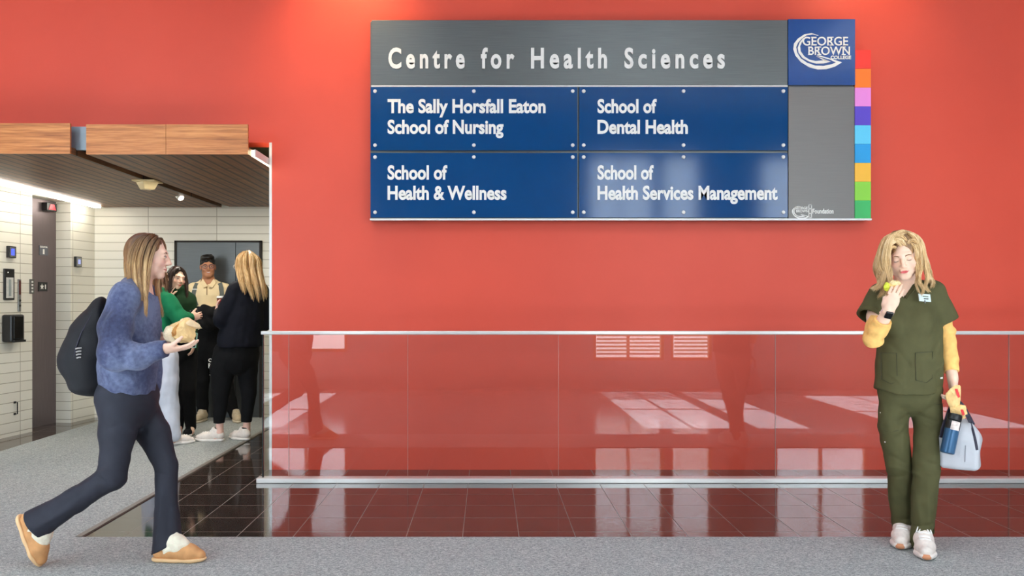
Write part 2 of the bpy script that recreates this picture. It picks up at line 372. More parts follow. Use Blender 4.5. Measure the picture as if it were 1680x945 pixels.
# ------------------------------------------------------------------ glass guard
def text_obj(s, m, parent, name='lettering', x0=0, x1=1, zb=0, cap=.1, y=0, depth=.006, bold=.012, ref='H', rotm=None, spacing=1.0, shear=0):
    """lettering standing on the XZ plane (facing -Y), fitted to x0..x1 with capital height cap"""
    def raw(t):
        c = bpy.data.curves.new('t', 'FONT'); c.body = t; c.size = 1; c.offset = bold; c.extrude = .5; c.resolution_u = 4; c.space_character = spacing; c.shear = shear
        ob = bpy.data.objects.new('t', c); COL.objects.link(ob); dg = bpy.context.evaluated_depsgraph_get(); dg.update()
        me = bpy.data.meshes.new_from_object(ob.evaluated_get(dg)); bpy.data.objects.remove(ob); bpy.data.curves.remove(c); return me
    r = raw(ref); rv = np.array([v.co[:] for v in r.vertices]); capr = rv[:, 1].max()-rv[:, 1].min(); z0r = rv[:, 1].min(); bpy.data.meshes.remove(r)
    me = raw(s); v = np.array([q.co[:] for q in me.vertices])
    out = np.empty_like(v); out[:, 0] = (v[:, 0]-v[:, 0].min())/(v[:, 0].max()-v[:, 0].min())*(x1-x0)+x0
    out[:, 2] = (v[:, 1]-z0r)/capr*cap+zb; out[:, 1] = y-(v[:, 2]+.5)*depth
    if rotm is not None: out = np.array([(rotm @ Vector(p))[:] for p in out])
    me.vertices.foreach_set('co', out.ravel()); me.materials.clear(); me.update()
    return link_mesh(name, me, m, parent)
def gx(px): return (px-CX)/F*YG
g = thing('glass_guard_rail', 'long clear glass guard with a bright metal top rail before the red wall', 'railing', (1.5, YG, 0))
zt, zt2 = H-(543-HY)/F*YG, H-(549-HY)/F*YG
B().mm((gx(429.5), YG-.03, zt2), (XR-.02, YG+.03, zt), .006).build('top_rail', M['chrome'], g)
B().mm((gx(423), YG-.045, .0), (XR-.02, YG+.045, .034), .004).build('base_channel', M['chrome'], g)
pe = [432.5, 474, 669, 916, 1272, 1655]
xs_ = [gx(p) for p in pe]+[XR-.03]
M['glass_edge'] = mat('glass_edge', srgb(200, 160, 150), .15, 0, .02)
M['glass_edge_dark'] = mat('glass_edge_dark', srgb(18, 34, 34), .15, 0, .02)
for a, b in zip(xs_[:-1], xs_[1:]):
    gp_ = B().mm((a+.002, YG-.006, .034), (b-.002, YG+.006, zt2)).build('glass_panel', M['glass'], g)
for k, a in enumerate(xs_[:-1]):
    B().mm((a-.001 if k else a-.009, YG-.0062, .034), (a+.001 if k else a+.001, YG+.0062, zt2)).build('panel_edge', M['glass_edge' if k else 'glass_edge_dark'], g)

# ------------------------------------------------------------------ the directory sign
YS = 6.50
def sx(px): return (px-CX)/F*YS
def sz(py): return H-(py-HY)/F*YS
M['sign_steel'] = m_metal('brushed_sign_steel', srgb(104, 108, 107), .36, 'x', .10)
M['sign_steel2'] = m_metal('brushed_sign_steel_light', srgb(120, 117, 114), .45, 'x', .05)
M['blue'] = mat('blue_acrylic', srgb(0, 66, 122), .10, 0, .03, spec=.4)
M['blue2'] = mat('logo_blue', srgb(0, 66, 140), .15, 0, .03, spec=.5)
M['letter'] = mat('white_lettering', srgb(250, 248, 242), .45, 0, .01)
s = thing('directory_sign', 'large wall sign with grey steel header, four blue nameplates and rainbow edge', 'sign', (sx(1018), YW, sz(195)))
B().mm((sx(607), YS+.02, sz(361)), (sx(1402), YW, sz(34)), .003).build('backing_box', M['sign_steel'], s)
hp = B().mm((sx(609.5), YS, sz(139)), (sx(1292.5), YS+.022, sz(33)), .002).build('header_panel', M['sign_steel'], s)
B().mm((sx(609), YS-.004, sz(142.5)), (sx(1292), YS+.022, sz(140)), 0).build('divider_bar', M['white_metal'], s)
B().mm((sx(1293.5), YS, sz(360)), (sx(1402), YS+.022, sz(142)), .002).build('side_panel', M['sign_steel2'], s)
B().mm((sx(607), YS-.004, sz(361.5)), (sx(1430), YS+.03, sz(358.5)), 0).build('bottom_lip', M['white_metal'], s)
lp = B().mm((sx(1292.5), YS-.012, sz(140)), (sx(1402), YS+.022, sz(32)), .002).build('logo_panel', M['blue2'], s)
for t, a, b_ in (('Centre', 637.5, 762.5), ('for', 789, 844), ('Health', 871, 995.5), ('Sciences', 1024, 1188.5)):
    text_obj(t, M['letter'], s, 'header_lettering', sx(a), sx(b_), sz(113), sz(79)-sz(113), YS, .012, .030, spacing=1.45)
plates = [((608, 947), (143, 247), [('The Sally Horsfall Eaton', 636, 895, 186, 163), ('School of Nursing', 636, 826, 220, 197)]),
          ((950, 1292), (143, 247), [('School of', 980, 1077, 186, 163), ('Dental Health', 980, 1128, 220, 197)]),
          ((608, 947), (251, 357), [('School of', 636, 734, 295, 271.5), ('Health & Wellness', 636, 831, 328, 305)]),
          ((950, 1292), (251, 357), [('School of', 980, 1072, 295, 271.5), ('Health Services Management', 980, 1275, 328, 305)])]
for (x0, x1), (y0, y1), lines in plates:
    p = B().mm((sx(x0), YS-.006, sz(y1)), (sx(x1), YS+.006, sz(y0)), .0015).build('nameplate', M['blue'], s)
    for t, a, b, yb, yt in lines:
        text_obj(t, M['letter'], p, 'lettering', sx(a), sx(b), sz(yb), sz(yt)-sz(yb), YS-.006, .004, .032)
    for bx in (x0+7.5, (x0+x1)/2, x1-7.5):
        for by in (y0+7, y1-8.5):
            B().cyl((sx(bx), YS-.006, sz(by)), (sx(bx), YS-.016, sz(by)), .0145, .0125, 16).build('standoff_cap', M['white'], p)
cols = [(250, 48, 28), (255, 122, 10), (240, 140, 225), (88, 62, 196), (92, 205, 245), (8, 158, 226), (252, 190, 50), (138, 212, 56), (50, 182, 92)]
ys_ = np.linspace(82, 360, 10)
for i, c in enumerate(cols):
    B().mm((sx(1402.5), YS+.0, sz(ys_[i+1])+.001), (sx(1429), YW, sz(ys_[i])), .001).build('colour_block', mat('edge_colour', srgb(*c), .35, 0, .03), s)
def swoosh(b, ox, oy, k, y, dep):
    """two nested crescents and the arrow of the emblem, in px of the badge"""
    def P(q): return Vector((sx(ox+q[0]*k), y, sz(oy+q[1]*k)))
    def band(o, i):
        for j in range(len(o)-1):
            b.poly([P(p) for p in (o[j], o[j+1], i[j+1], i[j])], (0, -dep, 0))
    band([(61.7, 39), (50, 35.5), (38.4, 37.3), (28, 44.2), (21.5, 52.4), (20.4, 61.7), (23.9, 72.2), (32.6, 82.7), (46.6, 91.4), (60.5, 94.9), (74.5, 94.3), (88.5, 90.2), (100.1, 83.2)],
         [(61, 39.6), (52.4, 37.3), (42, 39), (33.8, 44.8), (28, 51.2), (25, 58.2), (26.8, 67.5), (32.6, 76.8), (43, 83.8), (55.9, 88.5), (69.8, 89), (83.8, 86.1), (90.2, 83.2)])
    band([(42, 40.7), (36, 44), (31, 50), (27.5, 59.4), (29, 67.5), (35.5, 76), (46.6, 82.4), (58.2, 85.3), (69.8, 85), (81.5, 82)],
         [(41.5, 41.5), (37.5, 45), (34, 51), (31.5, 57), (32.5, 65.2), (38.5, 73.5), (47, 79), (57, 81), (68.7, 80), (70.5, 79)])
    b.poly([P(p) for p in ((58, 72), (64, 72), (81, 77), (100.1, 83.2), (90, 83.2), (80, 78.6))], (0, -dep*1.02, 0))
    b.poly([P(p) for p in ((58, 73), (81.5, 82), (70, 80))], (0, -dep, 0))
b = B(); swoosh(b, 1280, 20, 1.0, YS-.012, .004)
b.build('emblem_crescent', M['letter'], lp)
text_obj('GEORGE', M['letter'], lp, 'emblem_lettering', sx(1315.5), sx(1390), sz(75.5), sz(61.5)-sz(75.5), YS-.012, .005, .01)
text_obj('BROWN', M['letter'], lp, 'emblem_lettering', sx(1325), sx(1393), sz(91), sz(77.5)-sz(91), YS-.012, .005, .01)
text_obj('COLLEGE', M['letter'], lp, 'emblem_lettering', sx(1361.5), sx(1395), sz(98), sz(92.3)-sz(98), YS-.012, .005, .03)
# serifs for the two emblem words
for (xs0, yb, yt) in [((1332, 1362, 1384), 75.5, 61.5), ((1327, 1342, 1382), 91, 77.5)]:
    for q in xs0:
        for yy in (yb-.6, yt+.6): B().mm((sx(q-2.5), YS-.018, sz(yy+.6)), (sx(q+4), YS-.012, sz(yy-.6))).build('emblem_serif', M['letter'], lp)
b = B(); swoosh(b, 1299-20*.36, 338-35*.36, .36, YS, .003); b.build('emblem_crescent', M['letter'], s)
text_obj('GEORGE', M['letter'], s, 'emblem_lettering', sx(1303), sx(1325), sz(343.5), sz(339.3)-sz(343.5), YS, .003, .02)
text_obj('BROWN', M['letter'], s, 'emblem_lettering', sx(1306), sx(1326), sz(348.5), sz(344.3)-sz(348.5), YS, .003, .02)
b = B()
for a0, a1, c0, c1 in ((1326, 1327.6, 335, 358), (1330.4, 1332, 335, 358), (1326, 1332, 335, 336.5), (1326, 1332, 356.5, 358), (1326, 1332, 342, 343.3), (1326, 1332, 349.5, 350.8)):
    b.mm((sx(a0), YS-.003, sz(c1)), (sx(a1), YS, sz(c0)))
b.build('emblem_bar', M['letter'], s)
text_obj('Foundation', M['letter'], s, 'emblem_lettering', sx(1333), sx(1367.5), sz(350.5), sz(342.5)-sz(350.5), YS, .003, .02)

# ------------------------------------------------------------------ lift lobby fittings
def wd(px): return 5.7526/(.14-(px-CX)/F)           # depth where the slanted wall meets a pixel column
def plate(name, label, cat, px0, px1, py0, py1, th, m, bev=.004, group=None):
    """a flat fitting fixed to the slanted wall"""
    d0, d1 = wd(px0), wd(px1); dm = (d0+d1)/2
    z0, z1 = H-(py1-HY)/F*dm, H-(py0-HY)/F*dm
    L = (lw(d1, 0)-lw(d0, 0)).length
    o = thing(name, label, cat, lw(dm, z0), group)
    b = B(); b.box(lw(dm, (z0+z1)/2, th/2), (L, th, z1-z0), RU, bev); b.build('housing', m, o)
    return o, d0, d1, z0, z1, L
def face(o, name, d0, d1, z0, z1, off, th, m, bev=0):
    dm = (d0+d1)/2; L = (lw(d1, 0)-lw(d0, 0)).length
    return B().box(lw(dm, (z0+z1)/2, off+th/2), (L, th, z1-z0), RU, bev).build(name, m, o)
def fr_(a, b, t): return a+(b-a)*t
M['screen'] = mat('blue_display', (.05, .08, .95, 1), .3, 0, .02, emit=1.6)
M['screen2'] = mat('pale_blue_display', (.35, .4, .8, 1), .3, 0, .02, emit=.6)
M['silver'] = m_metal('silver_frame', srgb(150, 150, 150), .35, 'x')
M['paper'] = mat('notice_paper', srgb(205, 205, 200), .6, 0, .1, vscale=30)
M['redglow'] = mat('red_lantern_lens', (.65, .02, .04, 1), .3, 0, .02, emit=.25)
o, d0, d1, z0, z1, L = plate('floor_indicator', 'small framed floor display glowing blue on the near lobby wall', 'display', 10, 23, 404, 423, .025, M['black'])
face(o, 'bezel', fr_(d0, d1, .12), fr_(d0, d1, .88), fr_(z0, z1, .08), fr_(z0, z1, .92), .025, .003, M['silver'])
face(o, 'screen', fr_(d0, d1, .34), fr_(d0, d1, .72), fr_(z0, z1, .22), fr_(z0, z1, .78), .028, .002, M['screen'])
o, d0, d1, z0, z1, L = plate('floor_indicator', 'small framed floor display beyond the lift door, near the corner', 'display', 121, 131, 421, 438, .025, M['black'])
face(o, 'bezel', fr_(d0, d1, .12), fr_(d0, d1, .88), fr_(z0, z1, .08), fr_(z0, z1, .92), .025, .003, M['silver'])
face(o, 'screen', fr_(d0, d1, .34), fr_(d0, d1, .72), fr_(z0, z1, .28), fr_(z0, z1, .72), .028, .002, M['screen2'])
o, d0, d1, z0, z1, L = plate('notice_holder', 'black framed notice holder above the black dispenser', 'notice', 5, 21, 441, 492, .02, M['black'])
face(o, 'paper_sheet', fr_(d0, d1, .12), fr_(d0, d1, .86), fr_(z0, z1, .06), fr_(z0, z1, .72), .02, .002, M['paper'])
face(o, 'clear_cover', fr_(d0, d1, .36), fr_(d0, d1, .62), fr_(z0, z1, .12), fr_(z0, z1, .66), .022, .001, mat('notice_print', srgb(150, 158, 156), .5))
B().sph(lw(fr_(d0, d1, .3), fr_(z0, z1, .88), .021), .006).build('status_dot', M['white'], o)
o, d0, d1, z0, z1, L = plate('sanitizer_dispenser', 'glossy black wall dispenser below the framed notice', 'dispenser', 2, 24, 516, 561, .11, M['black'], .018)
face(o, 'front_cover', fr_(d0, d1, .1), fr_(d0, d1, .8), fr_(z0, z1, .12), fr_(z0, z1, .94), .11, .012, mat('dispenser_cover', srgb(14, 14, 16), .2), .004)
face(o, 'drip_lip', fr_(d0, d1, .08), fr_(d0, d1, .95), fr_(z0, z1, 0), fr_(z0, z1, .08), .1, .03, M['black'], .004)
M['maroon'] = mat('maroon_plate', srgb(84, 34, 32), .3)
o, d0, d1, z0, z1, L = plate('call_station', 'narrow upright lift call plate with a dark red top', 'call panel', 28.5, 32.5, 458, 511, .014, M['silver'], .002)
face(o, 'red_strip', fr_(d0, d1, .12), fr_(d0, d1, .88), fr_(z0, z1, .52), fr_(z0, z1, .96), .014, .003, M['maroon'])
for t in (.18, .34): B().cyl(lw((d0+d1)/2, fr_(z0, z1, t), .014), lw((d0+d1)/2, fr_(z0, z1, t), .02), .011).build('button', M['black'], o)
o, d0, d1, z0, z1, L = plate('call_station', 'shorter dark lift call plate beside the black dispenser', 'call panel', 27, 32, 525, 556, .014, M['black'], .002)
for t in (.25, .5, .75): B().cyl(lw((d0+d1)/2, fr_(z0, z1, t), .014), lw((d0+d1)/2, fr_(z0, z1, t), .021), .012).build('button', M['silver'], o)
o, d0, d1, z0, z1, L = plate('room_sign', 'small grey sign with white characters beside the lift door edge', 'sign', 48, 55, 458, 482, .01, mat('sign_grey', srgb(92, 90, 86), .4), .001)
for k in range(4): face(o, 'character', fr_(d0, d1, .3), fr_(d0, d1, .7), fr_(z0, z1, .1+.22*k), fr_(z0, z1, .22+.22*k), .01, .001, M['white'])
d0 = wd(24); o = thing('wall_handle', 'small black bracket handle low on the near lobby wall', 'handle', lw(d0, .3))
za, zb_ = H-(679-HY)/F*d0, H-(660-HY)/F*d0
B().tube([lw(d0, za, 0), lw(d0, za, .03), lw(d0, zb_, .03), lw(d0, zb_, 0)], .006).build('grip', M['black'], o)
B().box(lw(d0, zb_, .003), (.03, .006, .02), RU).build('mount', M['black'], o); B().box(lw(d0, za, .003), (.03, .006, .02), RU).build('mount', M['black'], o)
# on the lift door
DO = -.17
def on_door(px, py, zoff=0):
    k = (px-CX)/F                                    # the door plane is the wall pushed back along its normal
    q = lw(8.09, 0, DO); d = (q.x-.14*q.y)/(k-.14); return d
def doorplate(name, label, cat, px0, px1, py0, py1, m, th=.006):
    d0, d1 = on_door(px0, 0), on_door(px1, 0); dm = (d0+d1)/2
    a = Vector((d0*(px0-CX)/F, d0, 0)); b_ = Vector((d1*(px1-CX)/F, d1, 0)); z0, z1 = H-(py1-HY)/F*dm, H-(py0-HY)/F*dm
    c = (a+b_)/2; o = thing(name, label, cat, (c.x, c.y, z0))
    B().box(Vector((c.x, c.y, (z0+z1)/2))+NL*(th/2), ((b_-a).length, th, z1-z0), RU).build('plate', m, o)
    R4 = Matrix.Translation(Vector((c.x, c.y, (z0+z1)/2))+NL*th) @ RU.to_4x4()
    return o, R4, (b_-a).length, z1-z0
o, R4, L, hh = doorplate('lift_number_sign', 'grey square sign with the numeral 1 on the upper lift door', 'sign', 64, 78, 403, 419, mat('sign_grey_blue', srgb(96, 98, 106), .4))
text_obj('1', M['letter'], o, 'numeral', -L*.11, L*.07, -hh*.38, hh*.52, 0, .001, .0, rotm=R4, ref='1')
text_obj('ELEVATOR', M['letter'], o, 'caption', -L*.42, L*.42, hh*.27, hh*.17, 0, .001, .01, rotm=R4)
o, R4, L, hh = doorplate('lift_floor_sign', 'black square sign with white star and numeral 1 on the lift door', 'sign', 63, 77, 463, 478, M['black'])
text_obj('1', M['letter'], o, 'numeral', L*.20, L*.33, -hh*.25, hh*.5, 0, .001, .0, rotm=R4, ref='1')
b = B(); pts = []
for k in range(10):
    r = (L*.25 if k % 2 == 0 else L*.11); a = math.pi/2+k*math.pi/5; pts.append(R4 @ Vector((-L*.14+r*math.cos(a), 0, r*math.sin(a))))
b.poly(pts, NL*.001); b.build('star', M['letter'], o)
dl = on_door(77, 0); c = Vector((dl*(77-CX)/F, dl, H-(340-HY)/F*dl))
o = thing('hall_lantern', 'dark red direction lantern at the top of the lift door', 'lantern', c)
B().box(c+NL*.03, (.16, .06, .085), RU, .004).build('housing', M['black'], o)
b = B(); R4 = Matrix.Translation(c+NL*.061) @ RU.to_4x4(); b.poly([R4 @ Vector(p) for p in ((-.06, 0, -.03), (.06, 0, -.03), (.03, 0, .03), (-.03, 0, .03))], NL*.004); b.build('lens', M['redglow'], o)
# ceiling fittings in the gap
def ceilpt(px, py, z=2.36): d = (z-H)*F/(HY-py); return Vector(((px-CX)/F*d, d, z))
c = ceilpt(242, 297, 2.358)
o = thing('ceiling_speaker', 'beige tapered warning speaker under the timber ceiling', 'alarm', c)
b = B(); b.box(c+Vector((0, 0, -.006)), (.2, .2, .014), None, .004); b.build('mounting_plate', M['beige'], o)
b = B(); b.lathe(c+Vector((0, 0, -.075)), [(.06, 0), (.068, .008), (.098, .062)], 4); b.build('tapered_body', M['beige'], o)
c = ceilpt(275, 305, 2.42); o = thing('smoke_detector', 'flat white round detector in the ceiling gap', 'detector', c)
b = B(); b.lathe(c+Vector((0, 0, -.03)), [(.045, 0), (.06, .012), (.065, .03)]); b.build('body', M['white'], o, True); b = B(); b.lathe(c+Vector((0, 0, -.036)), [(.018, 0), (.022, .008)], 14); b.build('sensor_cap', M['silver'], o)
c = ceilpt(294, 313, 2.42); o = thing('track_spotlight', 'small white spotlight in the ceiling gap behind the speaker', 'light', c)
B().cyl(c, c-Vector((0, 0, .03)), .012).build('stem', M['white'], o); B().cyl(c+Vector((-.03, .0, -.03)), c+Vector((.035, -.05, -.075)), .028, .036).build('lamp_head', M['white'], o, True)
B().cyl(c+Vector((.035, -.05, -.075)), c+Vector((.0365, -.0515, -.076)), .03).build('lamp_lens', mat('spot_lens', (1, .96, .85, 1), .3, emit=4), o)
for px, py, lab in ((189, 275, 'tiny sprinkler head nearest the fascia in the ceiling gap'), (318, 325, 'tiny sprinkler head farthest along the ceiling gap')):
    c = ceilpt(px, py, 2.42); o = thing('sprinkler_head', lab, 'sprinkler', c)
    B().lathe(c+Vector((0, 0, -.012)), [(.026, 0), (.03, .012)], 14).build('escutcheon', M['white'], o); B().cyl(c, c-Vector((0, 0, .04)), .007).cyl(c-Vector((0, 0, .04)), c-Vector((0, 0, .043)), .016).build('deflector', M['silver'], o)
# ------------------------------------------------------------------ figures: smooth solids grown from tapered limbs
def nrm(v): v = np.asarray(v, float); return v/np.linalg.norm(v)
def A3(*a): return np.array(a, float)
class Solid:
    """list of rounded shapes blended into one continuous surface"""
    def __init__(s): s.p = []
    def cone(s, a, b, ra, rb, k=.02, flat=None, op='u'):
        s.p.append(dict(t='c', a=np.asarray(a, float), b=np.asarray(b, float), ra=ra, rb=rb, k=k, flat=None if flat is None else (nrm(flat[0]), flat[1]), op=op)); return s
    def chain(s, pts, rad, k=.02, flat=None, op='u'):
        for i in range(len(pts)-1): s.cone(pts[i], pts[i+1], rad[i], rad[i+1], k, flat, op)
        return s
    def ell(s, c, r, k=.02, R=None, op='u'):
        s.p.append(dict(t='e', c=np.asarray(c, float), r=np.asarray(r, float), k=k, R=None if R is None else np.asarray(R, float), op=op)); return s
    def box(s, c, hs, rnd, k=.01, R=None, op='u'):
        s.p.append(dict(t='b', c=np.asarray(c, float), r=np.asarray(hs, float), rnd=rnd, k=k, R=None if R is None else np.asarray(R, float), op=op)); return s
    def cut(s, pt, n, k=.004):                      # removes what lies on the side n points to
        s.p.append(dict(t='h', c=np.asarray(pt, float), n=nrm(n), k=k, op='s')); return s
    def cutbox(s, c, hs, R=None, k=.004): return s.box(c, hs, .004, k, R, 's')
    @staticmethod
    def d(p, P):
        if p['t'] == 'c':
            ab = p['b']-p['a']; L2 = max(ab @ ab, 1e-12); pa = P-p['a']
            t = np.clip(pa @ ab/L2, 0, 1); o = pa-t[:, None]*ab
            if p['flat'] is not None:
                ax, kk = p['flat']; c = o @ ax; o = o+np.outer(c*(1/kk-1), ax)
                dd = np.sqrt((o*o).sum(1))-(p['ra']+t*(p['rb']-p['ra'])); return dd*(.5+.5*kk)
            return np.sqrt((o*o).sum(1))-(p['ra']+t*(p['rb']-p['ra']))
        if p['t'] == 'e':
            q = P-p['c']
            if p['R'] is not None: q = q @ p['R']
            a = np.sqrt(((q/p['r'])**2).sum(1)); b = np.sqrt(((q/p['r']**2)**2).sum(1))
            return a*(a-1)/np.maximum(b, 1e-9)
        if p['t'] == 'b':
            q = P-p['c']
            if p['R'] is not None: q = q @ p['R']
            q = np.abs(q)-(p['r']-p['rnd'])
            return np.sqrt((np.maximum(q, 0)**2).sum(1))+np.minimum(q.max(1), 0)-p['rnd']
        return -((P-p['c']) @ p['n'])               # half space: negative on the side to remove
    @staticmethod
    def comb(acc, d, p):
        k = p['k']
        if p['op'] == 's':
            d = -d
            if acc is None: return d
            h = np.maximum(k-np.abs(acc-d), 0)/k; return np.maximum(acc, d)+h*h*k*.25
        if acc is None: return d
        h = np.maximum(k-np.abs(acc-d), 0)/k; return np.minimum(acc, d)-h*h*k*.25
    def ev(s, P, prims=None):
        acc = None
        for p in (s.p if prims is None else prims):
            acc = s.comb(acc, s.d(p, P), p) if not (acc is None and p['op'] == 's') else np.full(len(P), 9.0)
        if acc is None: acc = np.full(len(P), 9.0)
        return acc
    def bounds(s):
        lo = np.full(3, 1e9); hi = -lo
        for p in s.p:
            if p['op'] == 's': continue
            if p['t'] == 'c':
                for q, r in ((p['a'], p['ra']), (p['b'], p['rb'])): lo = np.minimum(lo, q-r); hi = np.maximum(hi, q+r)
            else:
                r = p['r'].max()*(1 if p['t'] == 'e' else 1.75)
                rr = p['r'] if p['R'] is None else np.full(3, r)
                lo = np.minimum(lo, p['c']-rr); hi = np.maximum(hi, p['c']+rr)
        return lo-.03, hi+.03
    def mesh(s, name, h, disp=None, dmax=0.0):
        """surface nets over a sparse block grid; disp(P) is added to the distance (folds, pile)"""
        lo, hi = s.bounds(); BS = 12
        nb = np.ceil((hi-lo)/(h*BS)).astype(int); n = nb*BS+1
        V = np.empty(n, np.float32)
        ij = np.stack(np.meshgrid(*[np.arange(k) for k in nb], indexing='ij'), -1).reshape(-1, 3)
        cen = lo+(ij+.5)*BS*h; half = BS*h*.5*1.7321
        per = [s.d(p, cen) for p in s.p]
        dc = s.ev(cen)
        act = np.abs(dc) < half*1.6+.03+dmax
        loc = np.stack(np.meshgrid(*[np.arange(BS+1)]*3, indexing='ij'), -1).reshape(-1, 3)*h
        for q in np.where(~act)[0]:
            i, j, k = ij[q]*BS; V[i:i+BS+1, j:j+BS+1, k:k+BS+1] = dc[q]
        for q in np.where(act)[0]:
            i, j, k = ij[q]*BS; P = lo+ij[q]*BS*h+loc
            pr = [p for p, d in zip(s.p, per) if (d[q]-half*1.9 < p['k']*1.2+.03 if p['op'] == 'u' else d[q]-half*1.9 < p['k']+.03)]
            v = s.ev(P, pr)
            if disp is not None: v = v+disp(P)
            V[i:i+BS+1, j:j+BS+1, k:k+BS+1] = v.reshape(BS+1, BS+1, BS+1)
        return surf_nets(name, V, lo, h)
def surf_nets(name, V, lo, h):
    S = V < 0
    a = S[:-1, :-1, :-1]; c = np.zeros(a.shape, np.int8)
    for dx in (0, 1):
        for dy in (0, 1):
            for dz in (0, 1):
                c += S[dx:S.shape[0]-1+dx, dy:S.shape[1]-1+dy, dz:S.shape[2]-1+dz]
    m = (c > 0) & (c < 8); I = np.argwhere(m); idx = np.full(m.shape, -1, np.int32); idx[m] = np.arange(len(I))
    cv = {}
    for dx in (0, 1):
        for dy in (0, 1):
            for dz in (0, 1): cv[(dx, dy, dz)] = V[I[:, 0]+dx, I[:, 1]+dy, I[:, 2]+dz].astype(float)
    acc = np.zeros((len(I), 3)); cnt = np.zeros(len(I))
    for p in cv:
        for ax in range(3):
            if p[ax] == 0:
                q = list(p); q[ax] = 1; q = tuple(q); va, vb = cv[p], cv[q]
                x = (va < 0) != (vb < 0); t = np.where(x, va/np.where(x, va-vb, 1), 0)
                pos = np.tile(np.array(p, float), (len(I), 1)); pos[:, ax] = t
                acc += pos*x[:, None]; cnt += x
    verts = lo+(I+acc/cnt[:, None])*h
    faces = []
    for ax in range(3):
        b, c2 = (ax+1) % 3, (ax+2) % 3
        s0 = [slice(1, -1)]*3; s0[ax] = slice(0, -1); s1 = list(s0); s1[ax] = slice(1, None)
        A = S[tuple(s0)]; Bq = S[tuple(s1)]; e = np.argwhere(A != Bq); inside = A[e[:, 0], e[:, 1], e[:, 2]]
        e = e+1; e[:, ax] -= 1
        def g(db, dc):
            f = e.copy(); f[:, b] -= db; f[:, c2] -= dc; return idx[f[:, 0], f[:, 1], f[:, 2]]
        Q = np.stack([g(1, 1), g(0, 1), g(0, 0), g(1, 0)], 1)
        Q[~inside] = Q[~inside][:, ::-1]; faces.append(Q)
    Q = np.concatenate(faces); Q = Q[(Q >= 0).all(1)]
    # light smoothing keeps the surface free of grid steps
    nb_ = np.zeros_like(verts); ct = np.zeros(len(verts))
    E = np.concatenate([Q[:, [0, 1]], Q[:, [1, 2]], Q[:, [2, 3]], Q[:, [3, 0]]])
    for _ in range(2):
        nb_[:] = 0; ct[:] = 0
        for d in range(3): nb_[:, d] = np.bincount(E[:, 0], verts[E[:, 1], d], len(verts))+np.bincount(E[:, 1], verts[E[:, 0], d], len(verts))
        ct = np.bincount(E[:, 0], minlength=len(verts))+np.bincount(E[:, 1], minlength=len(verts))
        verts = verts*.5+.5*nb_/np.maximum(ct, 1)[:, None]
    me = bpy.data.meshes.new(name); me.vertices.add(len(verts)); me.vertices.foreach_set('co', verts.astype(np.float32).ravel())
    me.loops.add(len(Q)*4); me.loops.foreach_set('vertex_index', Q.astype(np.int32).ravel())
    me.polygons.add(len(Q)); me.polygons.foreach_set('loop_start', np.arange(len(Q), dtype=np.int32)*4)
    me.polygons.foreach_set('use_smooth', np.ones(len(Q), dtype=bool)); me.update(calc_edges=True); me.validate()
    return me
def vert_np(me):
    v = np.empty(len(me.vertices)*3, np.float32); me.vertices.foreach_get('co', v); return v.reshape(-1, 3).astype(float)
def paint(me, C):
    """per-vertex own colour of the thing (lips, brows, dye)"""
    at_ = me.color_attributes.new('tint', 'FLOAT_COLOR', 'POINT'); c = np.ones((len(C), 4), np.float32); c[:, :3] = C; at_.data.foreach_set('color', c.ravel())
def m_tinted(name, rough=.5, spec=.4, sss=0, bump=0, bscale=80, var=.06, vscale=30, sheen=0):
    n = N(name); a = n.add('ShaderNodeVertexColor'); a.layer_name = 'tint'
    v = n.coord(); f = n.noise(v, vscale, 3)
    mx = n.add('ShaderNodeMix', data_type='RGBA', blend_type='MULTIPLY'); mx.inputs[0].default_value = 1
    n.l(a.outputs[0], mx.inputs[6]); n.l(n.ramp(f, [(.3, (1-var,)*3+(1,)), (.7, (1+var,)*3+(1,))]), mx.inputs[7])
    n.l(mx.outputs[2], n.p.inputs['Base Color']); n.p.inputs['Roughness'].default_value = rough; n.p.inputs['Specular IOR Level'].default_value = spec
    if sss:
        n.p.inputs['Subsurface Weight'].default_value = sss; n.p.inputs['Subsurface Radius'].default_value = (1, .35, .2); n.p.inputs['Subsurface Scale'].default_value = .008
    if sheen: n.p.inputs['Sheen Weight'].default_value = sheen
    if bump: n.bump(n.noise(v, bscale, 3), bump, .003)
    return n.m
def waves(seed, scale, amp, n=7, aniso=(1, 1, 1)):
    """smooth pseudo-random field for folds"""
    r = np.random.default_rng(seed); D = r.normal(size=(n, 3))*np.array(aniso); D *= (scale*(.6+.9*r.random(n))/np.linalg.norm(D, axis=1))[:, None]; ph = r.random(n)*6.28
    def f(P):
        v = np.zeros(len(P))
        for i in range(n): v += np.sin(P @ D[i]+ph[i])
        return v/n**.5*amp
    return f
def gauss(P, c, s):
    return np.exp(-(((P-np.asarray(c))/np.asarray(s))**2).sum(1))
def rotm(z=0, x=0, y=0):
    """turn (about up), nod, tilt -> 3x3"""
    return np.array(Matrix.Rotation(z, 3, 'Z') @ Matrix.Rotation(x, 3, 'X') @ Matrix.Rotation(y, 3, 'Y'))
